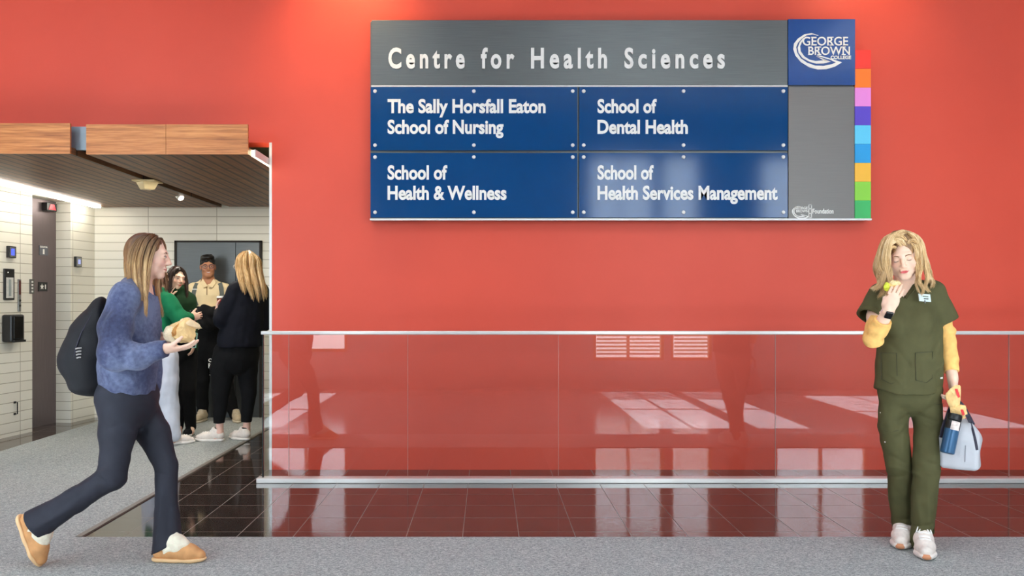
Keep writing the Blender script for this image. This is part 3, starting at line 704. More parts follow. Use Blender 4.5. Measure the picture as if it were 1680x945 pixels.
class Head:
    """local axes: +y face, +x the figure's left-hand... seen from behind its right; z up; origin at eye height mid head"""
    def __init__(s, c, R, sc=1.0, female=True):
        s.c = np.asarray(c, float); s.R = np.asarray(R, float); s.s = sc; s.f = female
    def w(s, x, y, z): return s.c+s.R @ (np.array([x, y, z])*s.s)
    def loc(s, P): return ((P-s.c) @ s.R)/s.s
    def prims(s, S, closed=False):
        w, k, R = s.w, s.s, s.R
        S.ell(w(0, -.018, .032), A3(.073, .092, .082)*k, .02, R)
        S.ell(w(0, .020, -.030), A3(.060, .066, .078)*k, .03, R)
        S.cone(w(-.010, .062, -.096), w(.010, .062, -.096), .017*k, .017*k, .03*k)
        for q in (-1, 1):
            S.ell(w(q*.040, .012, -.066), A3(.02, .03, .026)*k, .03, R)
            S.ell(w(q*.040, .052, -.030), A3(.020, .020, .016)*k, .024, R)
            S.ell(w(q*.076, -.006, -.010), A3(.008, .020, .032)*k, .006, R)
        S.cone(w(-.034, .076, .022), w(.034, .076, .022), .010*k, .010*k, .02*k)
        if not s.f:
            S.ell(w(0, .05, -.09), A3(.036, .028, .022)*k, .03, R)
        for q in (-1, 1):
            S.ell(w(q*.031, .094, .002), A3(.017, .014, .011)*k, .014*k, R, 's')
            S.ell(w(q*.031, .0745, .001), A3(.0145, .0125, .0118)*k, .004*k, R)       # eyeball with lids
        S.chain([w(0, .084, .016), w(0, .093, -.010), w(0, .104, -.031)], [.0065*k, .0075*k, .0098*k], .012*k)
        for q in (-1, 1): S.ell(w(q*.011, .092, -.035), A3(.0078, .010, .007)*k, .008*k, R)
        S.cone(w(-.013, .083, -.058), w(.013, .083, -.058), .0062*k, .0062*k, .008*k)
        S.cone(w(-.011, .082, -.069), w(.011, .082, -.069), .0072*k, .0072*k, .008*k)
        S.cone(w(-.020, .081, -.0632), w(.020, .081, -.0632), .0022*k, .0022*k, .003*k, None, 's')
        S.cone(w(-.009, .0875, -.0634), w(.009, .0875, -.0634), .0022*k, .0022*k, .003*k, None, 's')
        return S
    def front(s, S, x, z, off=.0005):
        """point on the face surface in front of local (x, z)"""
        y = np.linspace(.13, .0, 261); P = np.array([s.w(x, t, z) for t in y]); d = S.ev(P)
        i = np.argmax(d < 0); return s.w(x, y[i]+off/s.s, z)
    def colour(s, P, base, lip, blush=None):
        L = s.loc(P); C = np.tile(np.array(base), (len(P), 1))
        ax = np.abs(L[:, 0]); up = L[:, 2] > -.0632; bow = np.where(ax < .006, .0012*(1-ax/.006), 0)
        zc = np.where(up, .0072*(1-np.clip(ax/.0235, 0, 1)**1.6)-bow, .0092*(1-np.clip(ax/.0225, 0, 1)**2))
        m = np.clip((zc-np.abs(L[:, 2]+.0632))/.0022+.5, 0, 1)*(L[:, 1] > .06)*(L[:, 1] < .115)*(ax < .0245)
        C = C*(1-m[:, None])+np.array(lip)*m[:, None]
        if blush is not None:
            for q in (-1, 1):
                g = gauss(L, (q*.042, .06, -.032), (.022, .04, .018))[:, None]*.45; C = C*(1-g)+np.array(blush)*g
            g = gauss(L, (0, .105, -.034), (.014, .02, .014))[:, None]*.35; C = C*(1-g)+np.array(blush)*g
            for q in (-1, 1):
                g = gauss(L, (q*.078, -.01, -.015), (.012, .02, .025))[:, None]*.4; C = C*(1-g)+np.array(blush)*g
        return C
    def features(s, S, par, brow_m, closed=False, brow_r=.0022, look=0.0, iris=None):
        w, k = s.w, s.s
        for q in (-1, 1):
            pts = [s.front(S, q*x, z) for x, z in ((.014, .0175), (.022, .0215), (.032, .0235), (.040, .0215), (.0445, .0185))]
            B().tube(pts, [brow_r*k*.8, brow_r*k*1.15, brow_r*k, brow_r*k*.8, brow_r*k*.4], 7).build('eyebrow', brow_m, par, True)
            zl = -.0065 if closed else .0045
            if not closed:
                b = B(); b.sph(w(q*.031, .0765, .0005), .0112*k, (1, 1, .72), 16, Matrix(s.R.tolist())); b.build('eye', M['eye_white'], par, True)
                c = w(q*.031+look, .0765+.0100, .0005); b = B(); b.sph(c, .0050*k, (1, .45, 1), 12, Matrix(s.R.tolist())); b.build('iris', iris or M['iris'], par, True)
            pts = [s.front(S, q*x, z+zl, .001) for x, z in ((.0185, -.001), (.024, .001), (.031, .0016), (.038, .001), (.0445, -.001))]
            if closed: pts = [s.front(S, q*x, z, .001) for x, z in ((.0185, -.004), (.024, -.0068), (.031, -.008), (.038, -.0072), (.0445, -.004))]
            B().tube(pts, [.0007*k, .0013*k, .0015*k, .0016*k, .0009*k], 6).build('eyelash', M['lash'], par, True)
def hand(S, wr, d, n, side, curl, L=.185, spread=.10, thumb=(.7, .4), k=.0018, r=1.0, wid=1.0):
    """palm + five fingers. wr wrist point, d pointing direction, n palm normal (fingers curl towards n), side = thumb side.
    curl: four angles (radians per joint) from index to little finger"""
    wr = np.asarray(wr, float); d = nrm(d); n = nrm(np.asarray(n)-d*(np.asarray(n) @ d)); sd = nrm(side-d*(np.asarray(side) @ d)-n*(np.asarray(side) @ n))
    pl = L*.50; R = np.stack([sd, d, n], 1)
    S.ell(wr+d*pl*.50, A3(L*.215*wid, pl*.60, L*.075)*r, .012, R)
    S.cone(wr-d*.01, wr+d*pl*.35, .026*r, .024*r, .02, (n, .72))
    S.ell(wr+d*pl*.35+sd*L*.14+n*L*.05, A3(L*.09, pl*.38, L*.07)*r, .012, R)
    offs = [.155, .052, -.05, -.145]; lens = [.44, .48, .45, .36]; rad = [.0082, .0084, .0080, .0070]
    tips = []
    for i in range(4):
        p = wr+d*(pl*(.93 if i in (1, 2) else .88))+sd*offs[i]*wid*L
        dd = nrm(d+sd*spread*(1.5-i)*.6); a = curl[i] if hasattr(curl, '__len__') else curl
        seg = np.array([.45, .31, .24])*lens[i]*L; pts = [p]; ang = 0
        for j in range(3):
            ang += a*(1.0, 1.1, .7)[j]; pts.append(pts[-1]+(dd*math.cos(ang)+n*math.sin(ang))*seg[j])
        rr = np.array([1.08, 1.0, .92, .78])*rad[i]*r*L/.185
        S.chain(pts, rr, k); tips.append(pts[-1])
    p0 = wr+d*pl*.25+sd*L*.17*wid+n*L*.03; a, b = thumb
    t1 = nrm(d*math.cos(a)+sd*math.sin(a)+n*.25); p1 = p0+t1*L*.20; t2 = nrm(t1+n*b-sd*b*.4); p2 = p1+t2*L*.17; t3 = nrm(t2+n*b*.6-sd*b*.5); p3 = p2+t3*L*.13
    S.chain([p0, p1, p2, p3], [.0125*r*L/.185, .0105*r*L/.185, .0098*r*L/.185, .0078*r*L/.185], .008); tips.append(p3)
    return tips
def strands(b, guide, n, width, r0, r1, seed, flat=.6, wob=.004, sides=5, spread_end=1.0, steps=None, wdir=None):
    """a lock of hair: n tapered strands along a guide polyline"""
    r = np.random.default_rng(seed); G = [np.asarray(g, float) for g in guide]
    m = steps or (len(G)-1)*4+1
    t = np.linspace(0, len(G)-1, m); P = []
    for u in t:                                      # Catmull-Rom through the guide
        i = min(int(u), len(G)-2); f = u-i; p0 = G[max(i-1, 0)]; p1 = G[i]; p2 = G[i+1]; p3 = G[min(i+2, len(G)-1)]
        P.append(.5*((2*p1)+(-p0+p2)*f+(2*p0-5*p1+4*p2-p3)*f*f+(-p0+3*p1-3*p2+p3)*f**3))
    P = np.array(P); W = width if hasattr(width, '__len__') else [width, width]
    ph0 = r.random(3)*6.28
    ws = np.interp(np.linspace(0, 1, m), np.linspace(0, 1, len(W)), W)
    for _ in range(n):
        o = r.normal(size=3); o /= max(np.linalg.norm(o), 1e-6); o *= r.random()**.5
        if wdir is not None:
            wd_ = nrm(wdir); o = wd_*(r.random()*2-1)+o*flat*.4
        ph = r.random(3)*6.28; fr = 1.5+2.5*r.random()
        s = np.linspace(0, 1, m)[:, None]
        Q = P+o*ws[:, None]*(1+(spread_end-1)*s)+wob*np.sin(ph0+.5*ph/6.28+s*(2.2+.25*fr)*6.28)*s+.0012*np.sin(ph+s*fr*6.28)*s
        cut = int(m*(1-.10*r.random())); Q = Q[:max(cut, 4)]
        prof = np.interp(np.linspace(0, 1, len(Q)), [0, .14, .6, 1], [.15, 1, .85, .12])
        rr = (r0+(r1-r0)*np.linspace(0, 1, len(Q)))*prof*(.75+.5*r.random())
        b.tube(Q, rr.tolist(), sides)
def lock(par, guide, width, n, r0, r1, seed, m, wob=.004, core=.8, name='hair_lock', h=.0045):
    """one lock: a soft tapering core with strands over it"""
    b = B(); strands(b, guide, int(n*1.5), width, r0*.8, r1*.7, seed, wob=wob)
    G = [np.asarray(g, float) for g in guide]; t = np.linspace(0, len(G)-1, 20); P = np.stack([np.interp(t, range(len(G)), [g[k] for g in G]) for k in range(3)], 1)
    W = np.interp(np.linspace(0, 1, 20), np.linspace(0, 1, len(width)), width)*core*np.interp(np.linspace(0, 1, 20), [0, .15, .7, 1], [.2, 1, .8, .05])
    b.tube(P, W.tolist(), 10)
    return b.build(name, m, par, True)
def m_hair(name, stops, scale=55, rough=.42):
    """streaked hair: colour varies between strands"""
    n = N(name); g = n.add('ShaderNodeNewGeometry')
    v = n.coord(scale=(1, 1, .12)); f = n.noise(v, scale, 3, .6)
    a = n.add('ShaderNodeMath', operation='MULTIPLY_ADD'); a.inputs[1].default_value = .34; n.l(g.outputs['Random Per Island'], a.inputs[0])
    h = n.add('ShaderNodeMath', operation='MULTIPLY'); h.inputs[1].default_value = .6; n.l(f, h.inputs[0]); n.l(h.outputs[0], a.inputs[2])
    n.l(n.ramp(a.outputs[0], stops), n.p.inputs['Base Color']); n.p.inputs['Roughness'].default_value = rough; n.p.inputs['Specular IOR Level'].default_value = .45
    return n.m
M['eye_white'] = mat('eye_white', srgb(235, 228, 222), .2, 0, .02)
M['iris'] = mat('iris', srgb(52, 44, 40), .15, 0, .1)
M['lash'] = mat('lash', srgb(44, 30, 26), .6)
M['skin'] = m_tinted('skin', .48, .35, .12)
def put(S, name, m, par, h, disp=None, colour=None, dmax=.02):
    me = S.mesh(name, h, disp, dmax)
    if colour is not None: paint(me, colour(vert_np(me)))
    return link_mesh(name, me, m, par)

def crease(L):
    """folds: list of ((px,py),(px,py),depth,height,width); positive height raises a ridge, negative presses a fold"""
    Q = [(Pt(*a, d)[[0, 2]], Pt(*b, d)[[0, 2]], h, w) for a, b, d, h, w in L]
    def f(P):
        X = P[:, [0, 2]]; v = np.zeros(len(P))
        for a, b, h, w in Q:
            ab = b-a; t = np.clip((X-a) @ ab/(ab @ ab), 0, 1); r2 = ((X-a-t[:, None]*ab)**2).sum(1)
            v -= h*np.exp(-r2/(w*w))*(np.sin(np.pi*np.clip(t*.92+.04, 0, 1))**.5)
        return v
    return f
def crumple(name, c, r, R, seed, m, par, jit=.16, n=(14, 10)):
    """crumpled paper: a faceted, irregular solid"""
    g = np.random.default_rng(seed); b = B(); bmesh.ops.create_icosphere(b.bm, subdivisions=4, radius=1)
    D = g.normal(size=(34, 3)); D /= np.linalg.norm(D, axis=1)[:, None]; o = .62+.42*g.random(34)
    for v in b.bm.verts:
        p = np.array(v.co[:]); dt = D @ p; k = np.min(np.where(dt > .25, o/np.maximum(dt, 1e-3), 9)); k = min(k, 1.15)*(1+jit*.35*(g.random()-.5))
        q = np.asarray(c)+np.asarray(R) @ (p*k*1.22*np.asarray(r)); v.co = q
    return b.build(name, m, par)

from mathutils.bvhtree import BVHTree
def surf(objs, px, py, off=.001, dmax=12):
    """nearest surface of the given meshes seen at a pixel"""
    best = None; o = Vector((0, 0, H)); d = (at(px, py, 1)-o).normalized()
    for ob in objs:
        t = BVHTree.FromPolygons([v.co[:] for v in ob.data.vertices], [p.vertices[:] for p in ob.data.polygons])
        h = t.ray_cast(o, d)
        if h[0] is not None and (best is None or h[3] < best[1]): best = (h[0], h[3])
    return None if best is None else np.array((best[0]-d*off)[:])
# ------------------------------------------------------------------ shared clothing builders
def Pt(px, py, d): return np.array(at(px, py, d)[:])
UPZ = A3(0, 0, 1)
def frame(x, up):
    x = nrm(x); y = nrm(np.cross(up, x)); z = np.cross(x, y); return np.stack([x, y, z], 1)     # columns: toe, left, up
def sneaker(par, heel, toe, up, L, mu, ms, ml, name='sneaker', collar=None, h=.004, laces=True, wide=1.0, mt=None):
    """shoe from heel to toe on the ground; parts sole, laces, collar"""
    heel = np.asarray(heel, float); R = frame(np.asarray(toe, float)-heel, up); L = L or np.linalg.norm(np.asarray(toe, float)-heel)
    k = L/.27
    def q(x, y, z): return heel+R @ (np.array([x, y*wide, z])*k)
    S = Solid()
    S.chain([q(.035, 0, .055), q(.10, 0, .052), q(.175, 0, .042), q(.232, 0, .034)], [.034*k, .035*k, .037*k, .027*k], .03, (R[:, 2], .92))
    S.cone(q(.045, 0, .06), q(.055, 0, .098), .034*k, .034*k, .03); S.cone(q(.10, 0, .06), q(.085, 0, .095), .03*k, .026*k, .03)
    S.cone(q(.058, 0, .085), q(.055, 0, .14), .026*k, .028*k, .004, None, 's'); S.cut(q(0, 0, .012), -R[:, 2])
    o = put(S, name, mu, par, h*k); SU = S
    S = Solid(); S.chain([q(.036, 0, .016), q(.10, 0, .014), q(.18, 0, .014), q(.235, 0, .018)], [.037*k, .036*k, .043*k, .032*k], .02, (R[:, 2], .55))
    S.cut(q(0, 0, .0), -R[:, 2], .002); S.cut(q(0, 0, .027), R[:, 2], .004)
    put(S, 'sole', ms, o, h*k)
    if mt is not None:
        S2 = Solid(); S2.ell(q(.250, 0, .017), A3(.020, .022, .013)*k, .01, R); S2.cut(q(0, 0, .002), -R[:, 2], .002); put(S2, 'toe_cap', mt, o, h*k*.8)
    if laces:
        def top_at(x, y, off=.0015):
            z = np.linspace(.16, .02, 141); P = np.array([q(x, y, t) for t in z]); v = SU.ev(P); i = np.argmax(v < 0); return q(x, y, z[i]+off/k)
        for i in range(5):
            x = .098+.022*i
            B().tube([top_at(x, -.022/wide), top_at(x+.004, -.010), top_at(x+.006, 0, .003), top_at(x+.004, .010), top_at(x, .022/wide)], .0032*k, 6).build('lace', ml, o, True)
        for sgn in (-1, 1):
            p0 = top_at(.098, 0, .004); p1 = top_at(.100, sgn*.018, .012); p2 = top_at(.112, sgn*.030, .006); p3 = top_at(.118, sgn*.020, .004)
            B().tube([p0, p1, p2, p3, p0], .0032*k, 6).build('lace_bow', ml, o, True)
    if collar is not None:
        S = Solid(); S.cone(q(.058, 0, .07), q(.056, 0, .125), .030*k, .031*k, .01); S.cut(q(0, 0, .122), R[:, 2]); put(S, 'sock', collar, o, h*k)
    return o

# ------------------------------------------------------------------ person in olive scrubs
M['olive'] = mat('olive_scrub_cloth', srgb(82, 79, 50), .8, 0, .08, vscale=18, bump=.15, bscale=420, spec=.2)
M['olive_dark'] = mat('olive_seam', srgb(60, 58, 37), .85, 0, .05)
M['mustard'] = mat('mustard_knit', srgb(244, 190, 112), .85, 0, .10, vscale=40, bump=.3, bscale=160, spec=.15)
M['beige_cloth'] = mat('beige_tee', srgb(222, 190, 172), .85, 0, .04, spec=.15)
M['shoe_white'] = mat('white_mesh_shoe', srgb(238, 226, 216), .7, 0, .07, vscale=60, bump=.2, bscale=300)
M['shoe_sole'] = mat('white_rubber', srgb(240, 232, 224), .6, 0, .04)
M['gum'] = mat('tan_rubber', srgb(206, 140, 100), .6, 0, .06)
M['lace'] = mat('white_lace', srgb(250, 246, 242), .8, 0, .02)
M['black_cloth'] = mat('black_cloth', srgb(20, 20, 22), .85, 0, .15, vscale=14, bump=.15, bscale=300, spec=.2)
M['hair_blond'] = m_hair('blond_hair', [(.2, srgb(122, 84, 50)), (.38, srgb(200, 158, 104)), (.56, srgb(236, 204, 152)), (.78, srgb(252, 236, 204))], 60)
M['hair_cap_blond'] = m_hair('blond_hair_roots', [(.25, srgb(112, 78, 46)), (.5, srgb(186, 144, 94)), (.75, srgb(228, 194, 142))], 70)
M['brow_blond'] = mat('blond_brow', srgb(138, 92, 60), .7)
def skin_fn(head, base, lip, blush):
    return lambda P: head.colour(P, srgb(*base)[:3], srgb(*lip)[:3], srgb(*blush)[:3])
W = thing('person', 'person in olive scrubs eating a sandwich by the glass rail, grey bag in hand', 'person', at(1500, 0, 4.5)*1)
W.location.z = 0
hd = Head(Pt(1480.5, 419.5, 4.44), rotm(math.pi-.44, -.30, .13), 1.0)
Sb = Solid(); hd.prims(Sb, True)
SR, ER, WR = Pt(1443, 484, 4.50), Pt(1433, 555, 4.37), Pt(1458, 508, 4.25)
SL, EL, WL = Pt(1531, 479, 4.50), Pt(1552, 549, 4.53), Pt(1563, 622, 4.45)
NB = Pt(1487, 482, 4.52)
Sb.cone(hd.w(0, -.03, -.06), NB, .050, .055, .03); Sb.cone(NB, Pt(1487, 500, 4.52), .06, .10, .05, (A3(0, 1, 0), .7))
Sb.chain([Pt(1487, 505, 4.51), Pt(1490, 570, 4.52), Pt(1493, 640, 4.52)], [.125, .105, .12], .04, (A3(0, 1, 0), .66))
Sb.cone(SR, SL, .045, .045, .05)
for s_, e_, w_ in ((SR, ER, WR), (SL, EL, WL)):
    Sb.chain([s_, s_*.5+e_*.5, e_], [.046, .042, .036], .03); Sb.chain([e_, e_*.6+w_*.4, w_], [.037, .036, .0245], .02)
HR, KR, AR = Pt(1468, 655, 4.53), Pt(1475, 757, 4.57), Pt(1487, 876, 4.655)
HL, KL, AL = Pt(1519, 655, 4.51), Pt(1520, 757, 4.46), Pt(1515, 884, 4.475)
for h_, k_, a_ in ((HR, KR, AR), (HL, KL, AL)):
    Sb.chain([h_, (h_+k_)/2+A3(.012*(1 if h_[0] > 2.2 else -1), 0, 0), k_], [.054, .046, .044], .01); Sb.chain([k_, k_*.6+a_*.4, a_], [.044, .043, .034], .02)
hdir = Pt(1477, 462, 4.29)-WR
hn = nrm(A3(.55, .85, .0)); TIPS = hand(Sb, WR, hdir, hn, np.cross(hdir, hn), [.20, .22, .26, .32], .195, .0, (.22, .75), r=.86, wid=.92)
hand(Sb, WL, Pt(1566, 668, 4.43)-WL, A3(-1, .1, 0), A3(-.25, -1, 0), [.8, .9, .9, .9], .175, .05, (.3, .6))
body = put(Sb, 'body', M['skin'], W, .0025, None, skin_fn(hd, (249, 208, 182), (212, 100, 100), (243, 164, 138)))
hd.features(Sb, W, M['brow_blond'], closed=True, brow_r=.0024)
def pl(f, *a): return f
# scrub top
fold = waves(3, 30, .0045, 9, (1, 1, .35)); fold2 = waves(5, 70, .0014, 9)
S = Solid()
S.cone(Pt(1487, 480, 4.52), Pt(1487, 500, 4.51), .085, .13, .05, (A3(0, 1, 0), .7))
S.chain([Pt(1488, 505, 4.51), Pt(1494, 545, 4.505), Pt(1494, 590, 4.51), Pt(1491, 660, 4.52)], [.140, .148, .162, .200], .05, (A3(0, 1, 0), .68))
for q in (1468, 1512): S.ell(Pt(q, 527, 4.425), (.052, .04, .055), .05)
S.cone(SR+A3(.01, 0, .0), SL+A3(-.01, 0, .0), .053, .053, .05)
S.cone(SR, Pt(1424, 524, 4.43), .058, .064, .03); S.cone(SL, Pt(1556, 532, 4.52), .058, .062, .03)
nR = Pt(1424, 524, 4.43)-SR; nL = Pt(1556, 532, 4.52)-SL
S.p += [dict(t='x', op='s', k=.004, f=lambda P: np.maximum(np.maximum(-((P-Pt(1425, 520, 4.44)) @ nrm(nR)), P[:, 0]-Pt(1446, 0, 4.45)[0]), -(P[:, 2]-Pt(0, 545, 4.45)[2]))),
        dict(t='x', op='s', k=.004, f=lambda P: np.maximum(-((P-Pt(1554.5, 525, 4.52)) @ nrm(nL)), Pt(1539, 0, 4.5)[0]-P[:, 0]))]
S.cone(SR+nR*.75, SR+nR*1.6, .050, .060, .004, None, 's'); S.cone(SL+nL*.75, SL+nL*1.6, .048, .056, .004, None, 's')
# V neck: a wedge cut from the front, and the neck hole
vz = Pt(1488, 489, 4.4)
S.p.append(dict(t='x', op='s', k=.003, f=lambda P: np.maximum(np.maximum(np.abs(P[:, 0]-vz[0])*.82-(P[:, 2]-vz[2])*.57, P[:, 1]-4.52), .0)-.0 if False else np.maximum(np.abs(P[:, 0]-vz[0])*.82-(P[:, 2]-vz[2])*.57, P[:, 1]-4.47)))
S.cone(Pt(1487, 492, 4.52), Pt(1486, 455, 4.52), .058, .075, .004, None, 's')
S.p.append(dict(t='x', op='s', k=.003, f=lambda P: P[:, 2]-(Pt(0, 646.5, 4.5)[2]+.034*((P[:, 0]-Pt(1490, 0, 4.5)[0])/.19)**2)))
_od = Solid.d
def _dx(p, P): return p['f'](P) if p['t'] == 'x' else _od(p, P)
Solid.d = staticmethod(_dx)
tc_ = crease([((1450, 560), (1480, 600), 4.5, -.005, .012), ((1530, 556), (1500, 596), 4.5, -.005, .012), ((1540, 590), (1512, 612), 4.5, .005, .012), ((1450, 610), (1470, 632), 4.5, .005, .01), ((1462, 520), (1476, 560), 4.5, -.004, .012), ((1520, 520), (1506, 570), 4.5, -.004, .014), ((1538, 540), (1525, 575), 4.5, .005, .010), ((1425, 500), (1440, 520), 4.45, -.004, .010), ((1545, 492), (1556, 520), 4.5, -.004, .010), ((1495, 585), (1498, 640), 4.5, .004, .016), ((1476, 590), (1472, 640), 4.5, -.004, .014), ((1520, 600), (1528, 640), 4.5, -.005, .014)])
top = put(S, 'scrub_top', M['olive'], W, .004, lambda P: fold(P)*np.clip((Pt(0, 500, 4.5)[2]-P[:, 2])/.25, .15, 1.2)+fold2(P)+tc_(P))
def on_front(S, px, py, off=.001, d0=4.2, d1=4.6):
    t = np.linspace(d0, d1, 401); P = np.array([at(px, py, q)[:] for q in t]); v = S.ev(P); i = np.argmax(v < 0); return Pt(px, py, t[i]-off)
def seam(S, pts, r, m, par, name, n=6):
    P = []
    for i in range(len(pts)-1):
        for u in range(n): f = u/n; P.append(on_front(S, pts[i][0]*(1-f)+pts[i+1][0]*f, pts[i][1]*(1-f)+pts[i+1][1]*f, .0008))
    P.append(on_front(S, *pts[-1], .0008)); return B().tube(P, r, 6).build(name, m, par, True)
for q in ([(1445, 579), (1471, 579), (1472, 626), (1462, 630), (1446, 622), (1445, 579)], [(1502, 579), (1530, 577), (1530, 620), (1520, 628), (1503, 624), (1502, 579)]):
    po = seam(S, q, .0016, M['olive_dark'], top, 'pocket')
seam(S, [(1470, 466), (1478, 478), (1488, 490), (1498, 478), (1506, 466)], .0042, M['olive'], top, 'neckband')
c = on_front(S, 1544.5, 620, .001); B().box(c, (.021, .003, .008), Matrix.Rotation(.6, 3, 'Z')).build('side_tag', M['white'], top)
# tee in the neckline and the knit sleeves
S = Solid(); S.cone(Pt(1487, 478, 4.52), Pt(1487, 505, 4.51), .083, .131, .05, (A3(0, 1, 0), .70)); S.cone(Pt(1487, 463, 4.52), Pt(1486, 445, 4.50), .050, .07, .004, None, 's')
S.cut(Pt(1487, 474, 4.43), (0, -.35, 1)); put(S, 'beige_tee', M['beige_cloth'], W, .004)
S = Solid(); wr_ = waves(8, 120, .0022, 8, (.4, .4, 1.6)); E2 = ER*.36+WR*.64
S.chain([SR*.5+ER*.5, ER, ER*.66+WR*.34, E2], [.047, .047, .045, .041], .02)
S.cut(E2, E2-ER, .003); S.cone(E2-(E2-ER)*.12, E2+(E2-ER)*.3, .033, .033, .003, None, 's')
put(S, 'knit_sleeve', M['mustard'], W, .0036, lambda P: wr_(P)+fold2(P))
S = Solid(); E2 = EL*.16+WL*.84
S.chain([SL*.5+EL*.5, EL, EL*.5+WL*.5, E2], [.048, .044, .041, .036], .02); S.cut(E2, E2-EL, .003); S.cone(E2-(E2-EL)*.1, E2+(E2-EL)*.3, .029, .029, .003, None, 's')
rib = waves(9, 95, .0032, 6, (.3, .3, 2.2))
put(S, 'knit_sleeve', M['mustard'], W, .0036, lambda P: rib(P)+fold2(P))
# trousers
S = Solid(); S.cone(HR+A3(.03, 0, .04), HL+A3(-.03, 0, .04), .106, .106, .05, (A3(0, 1, 0), .95))
S.cone(Pt(1492, 615, 4.52), Pt(1492.5, 634, 4.52), .15, .160, .03, (A3(0, 1, 0), .66))
eR, eL = Pt(1486.5, 873, 4.65), Pt(1514.5, 880, 4.465)
S.chain([HR, Pt(1465.5, 700, 4.55), KR, KR*.5+eR*.5, eR+A3(0, 0, -.04)], [.078, .074, .067, .062, .060], .008)
S.chain([HL, Pt(1523.5, 700, 4.50), KL, KL*.5+eL*.5, eL+A3(0, 0, -.04)], [.078, .071, .066, .060, .060], .008)
S.cut(Pt(0, 876, 4.60), (0, .25, -1), .003)
S.cone(eR+A3(0, 0, .03), eR+A3(0, 0, -.1), .050, .052, .003, None, 's'); S.cone(eL+A3(0, 0, .03), eL+A3(0, 0, -.1), .050, .052, .003, None, 's')
lf = waves(12, 26, .0042, 8, (1, 1, .5)); lf2 = waves(14, 75, .0016, 8)
creases = [(1494, 690, .05), (1480, 700, .05), (1515, 695, .05), (1470, 765, .05), (1520, 770, .05), (1478, 830, .04), (1520, 850, .04)]
pc_ = crease([((1493, 676), (1470, 690), 4.5, -.006, .010), ((1497, 676), (1522, 688), 4.5, -.006, .010), ((1492, 686), (1466, 712), 4.5, .005, .010), ((1500, 686), (1526, 706), 4.5, .005, .010), ((1456, 745), (1480, 758), 4.55, -.006, .010), ((1458, 765), (1490, 772), 4.55, .006, .010), ((1460, 782), (1488, 776), 4.55, -.006, .010), ((1504, 752), (1532, 760), 4.48, -.005, .010), ((1506, 772), (1538, 768), 4.48, .005, .010), ((1476, 790), (1484, 862), 4.6, .006, .012), ((1512, 785), (1514, 870), 4.47, .006, .014), ((1526, 790), (1528, 870), 4.47, -.005, .014), ((1470, 850), (1494, 842), 4.62, -.005, .010), ((1500, 862), (1530, 852), 4.47, -.005, .010), ((1472, 700), (1474, 742), 4.54, .005, .014), ((1522, 700), (1520, 745), 4.5, .005, .016)])
pants = put(S, 'scrub_trousers', M['olive'], W, .0042, lambda P: lf(P)+lf2(P)+pc_(P))
seam(S, [(1443, 660), (1452, 664), (1462, 664)], .0016, M['olive_dark'], pants, 'pocket_edge')
seam(S, [(1547, 662), (1539, 664), (1531, 662)], .0016, M['olive_dark'], pants, 'pocket_edge')
seam(S, [(1450, 706), (1462, 709), (1474, 706)], .0016, M['olive_dark'], pants, 'pocket_edge')
for q in ((1443.5, 677), (1450.5, 725)):
    c = on_front(S, q[0]+2, q[1], .001); B().box(c, (.010, .004, .006)).build('side_tag', M['white'], pants)
# shoes
zt = 0
sneaker(W, (Pt(1487, 0, 4.70)[0], 4.715, .005), (Pt(1478, 0, 4.42)[0], 4.43, .005), UPZ, None, M['shoe_white'], M['shoe_sole'], M['lace'], 'sneaker', M['black_cloth'], .0036, True, 1.05, M['gum'])
sneaker(W, (Pt(1514, 0, 4.52)[0], 4.53, .005), (Pt(1520, 0, 4.25)[0], 4.245, .005), UPZ, None, M['shoe_white'], M['shoe_sole'], M['lace'], 'sneaker', M['black_cloth'], .0036, True, 1.05, M['gum'])
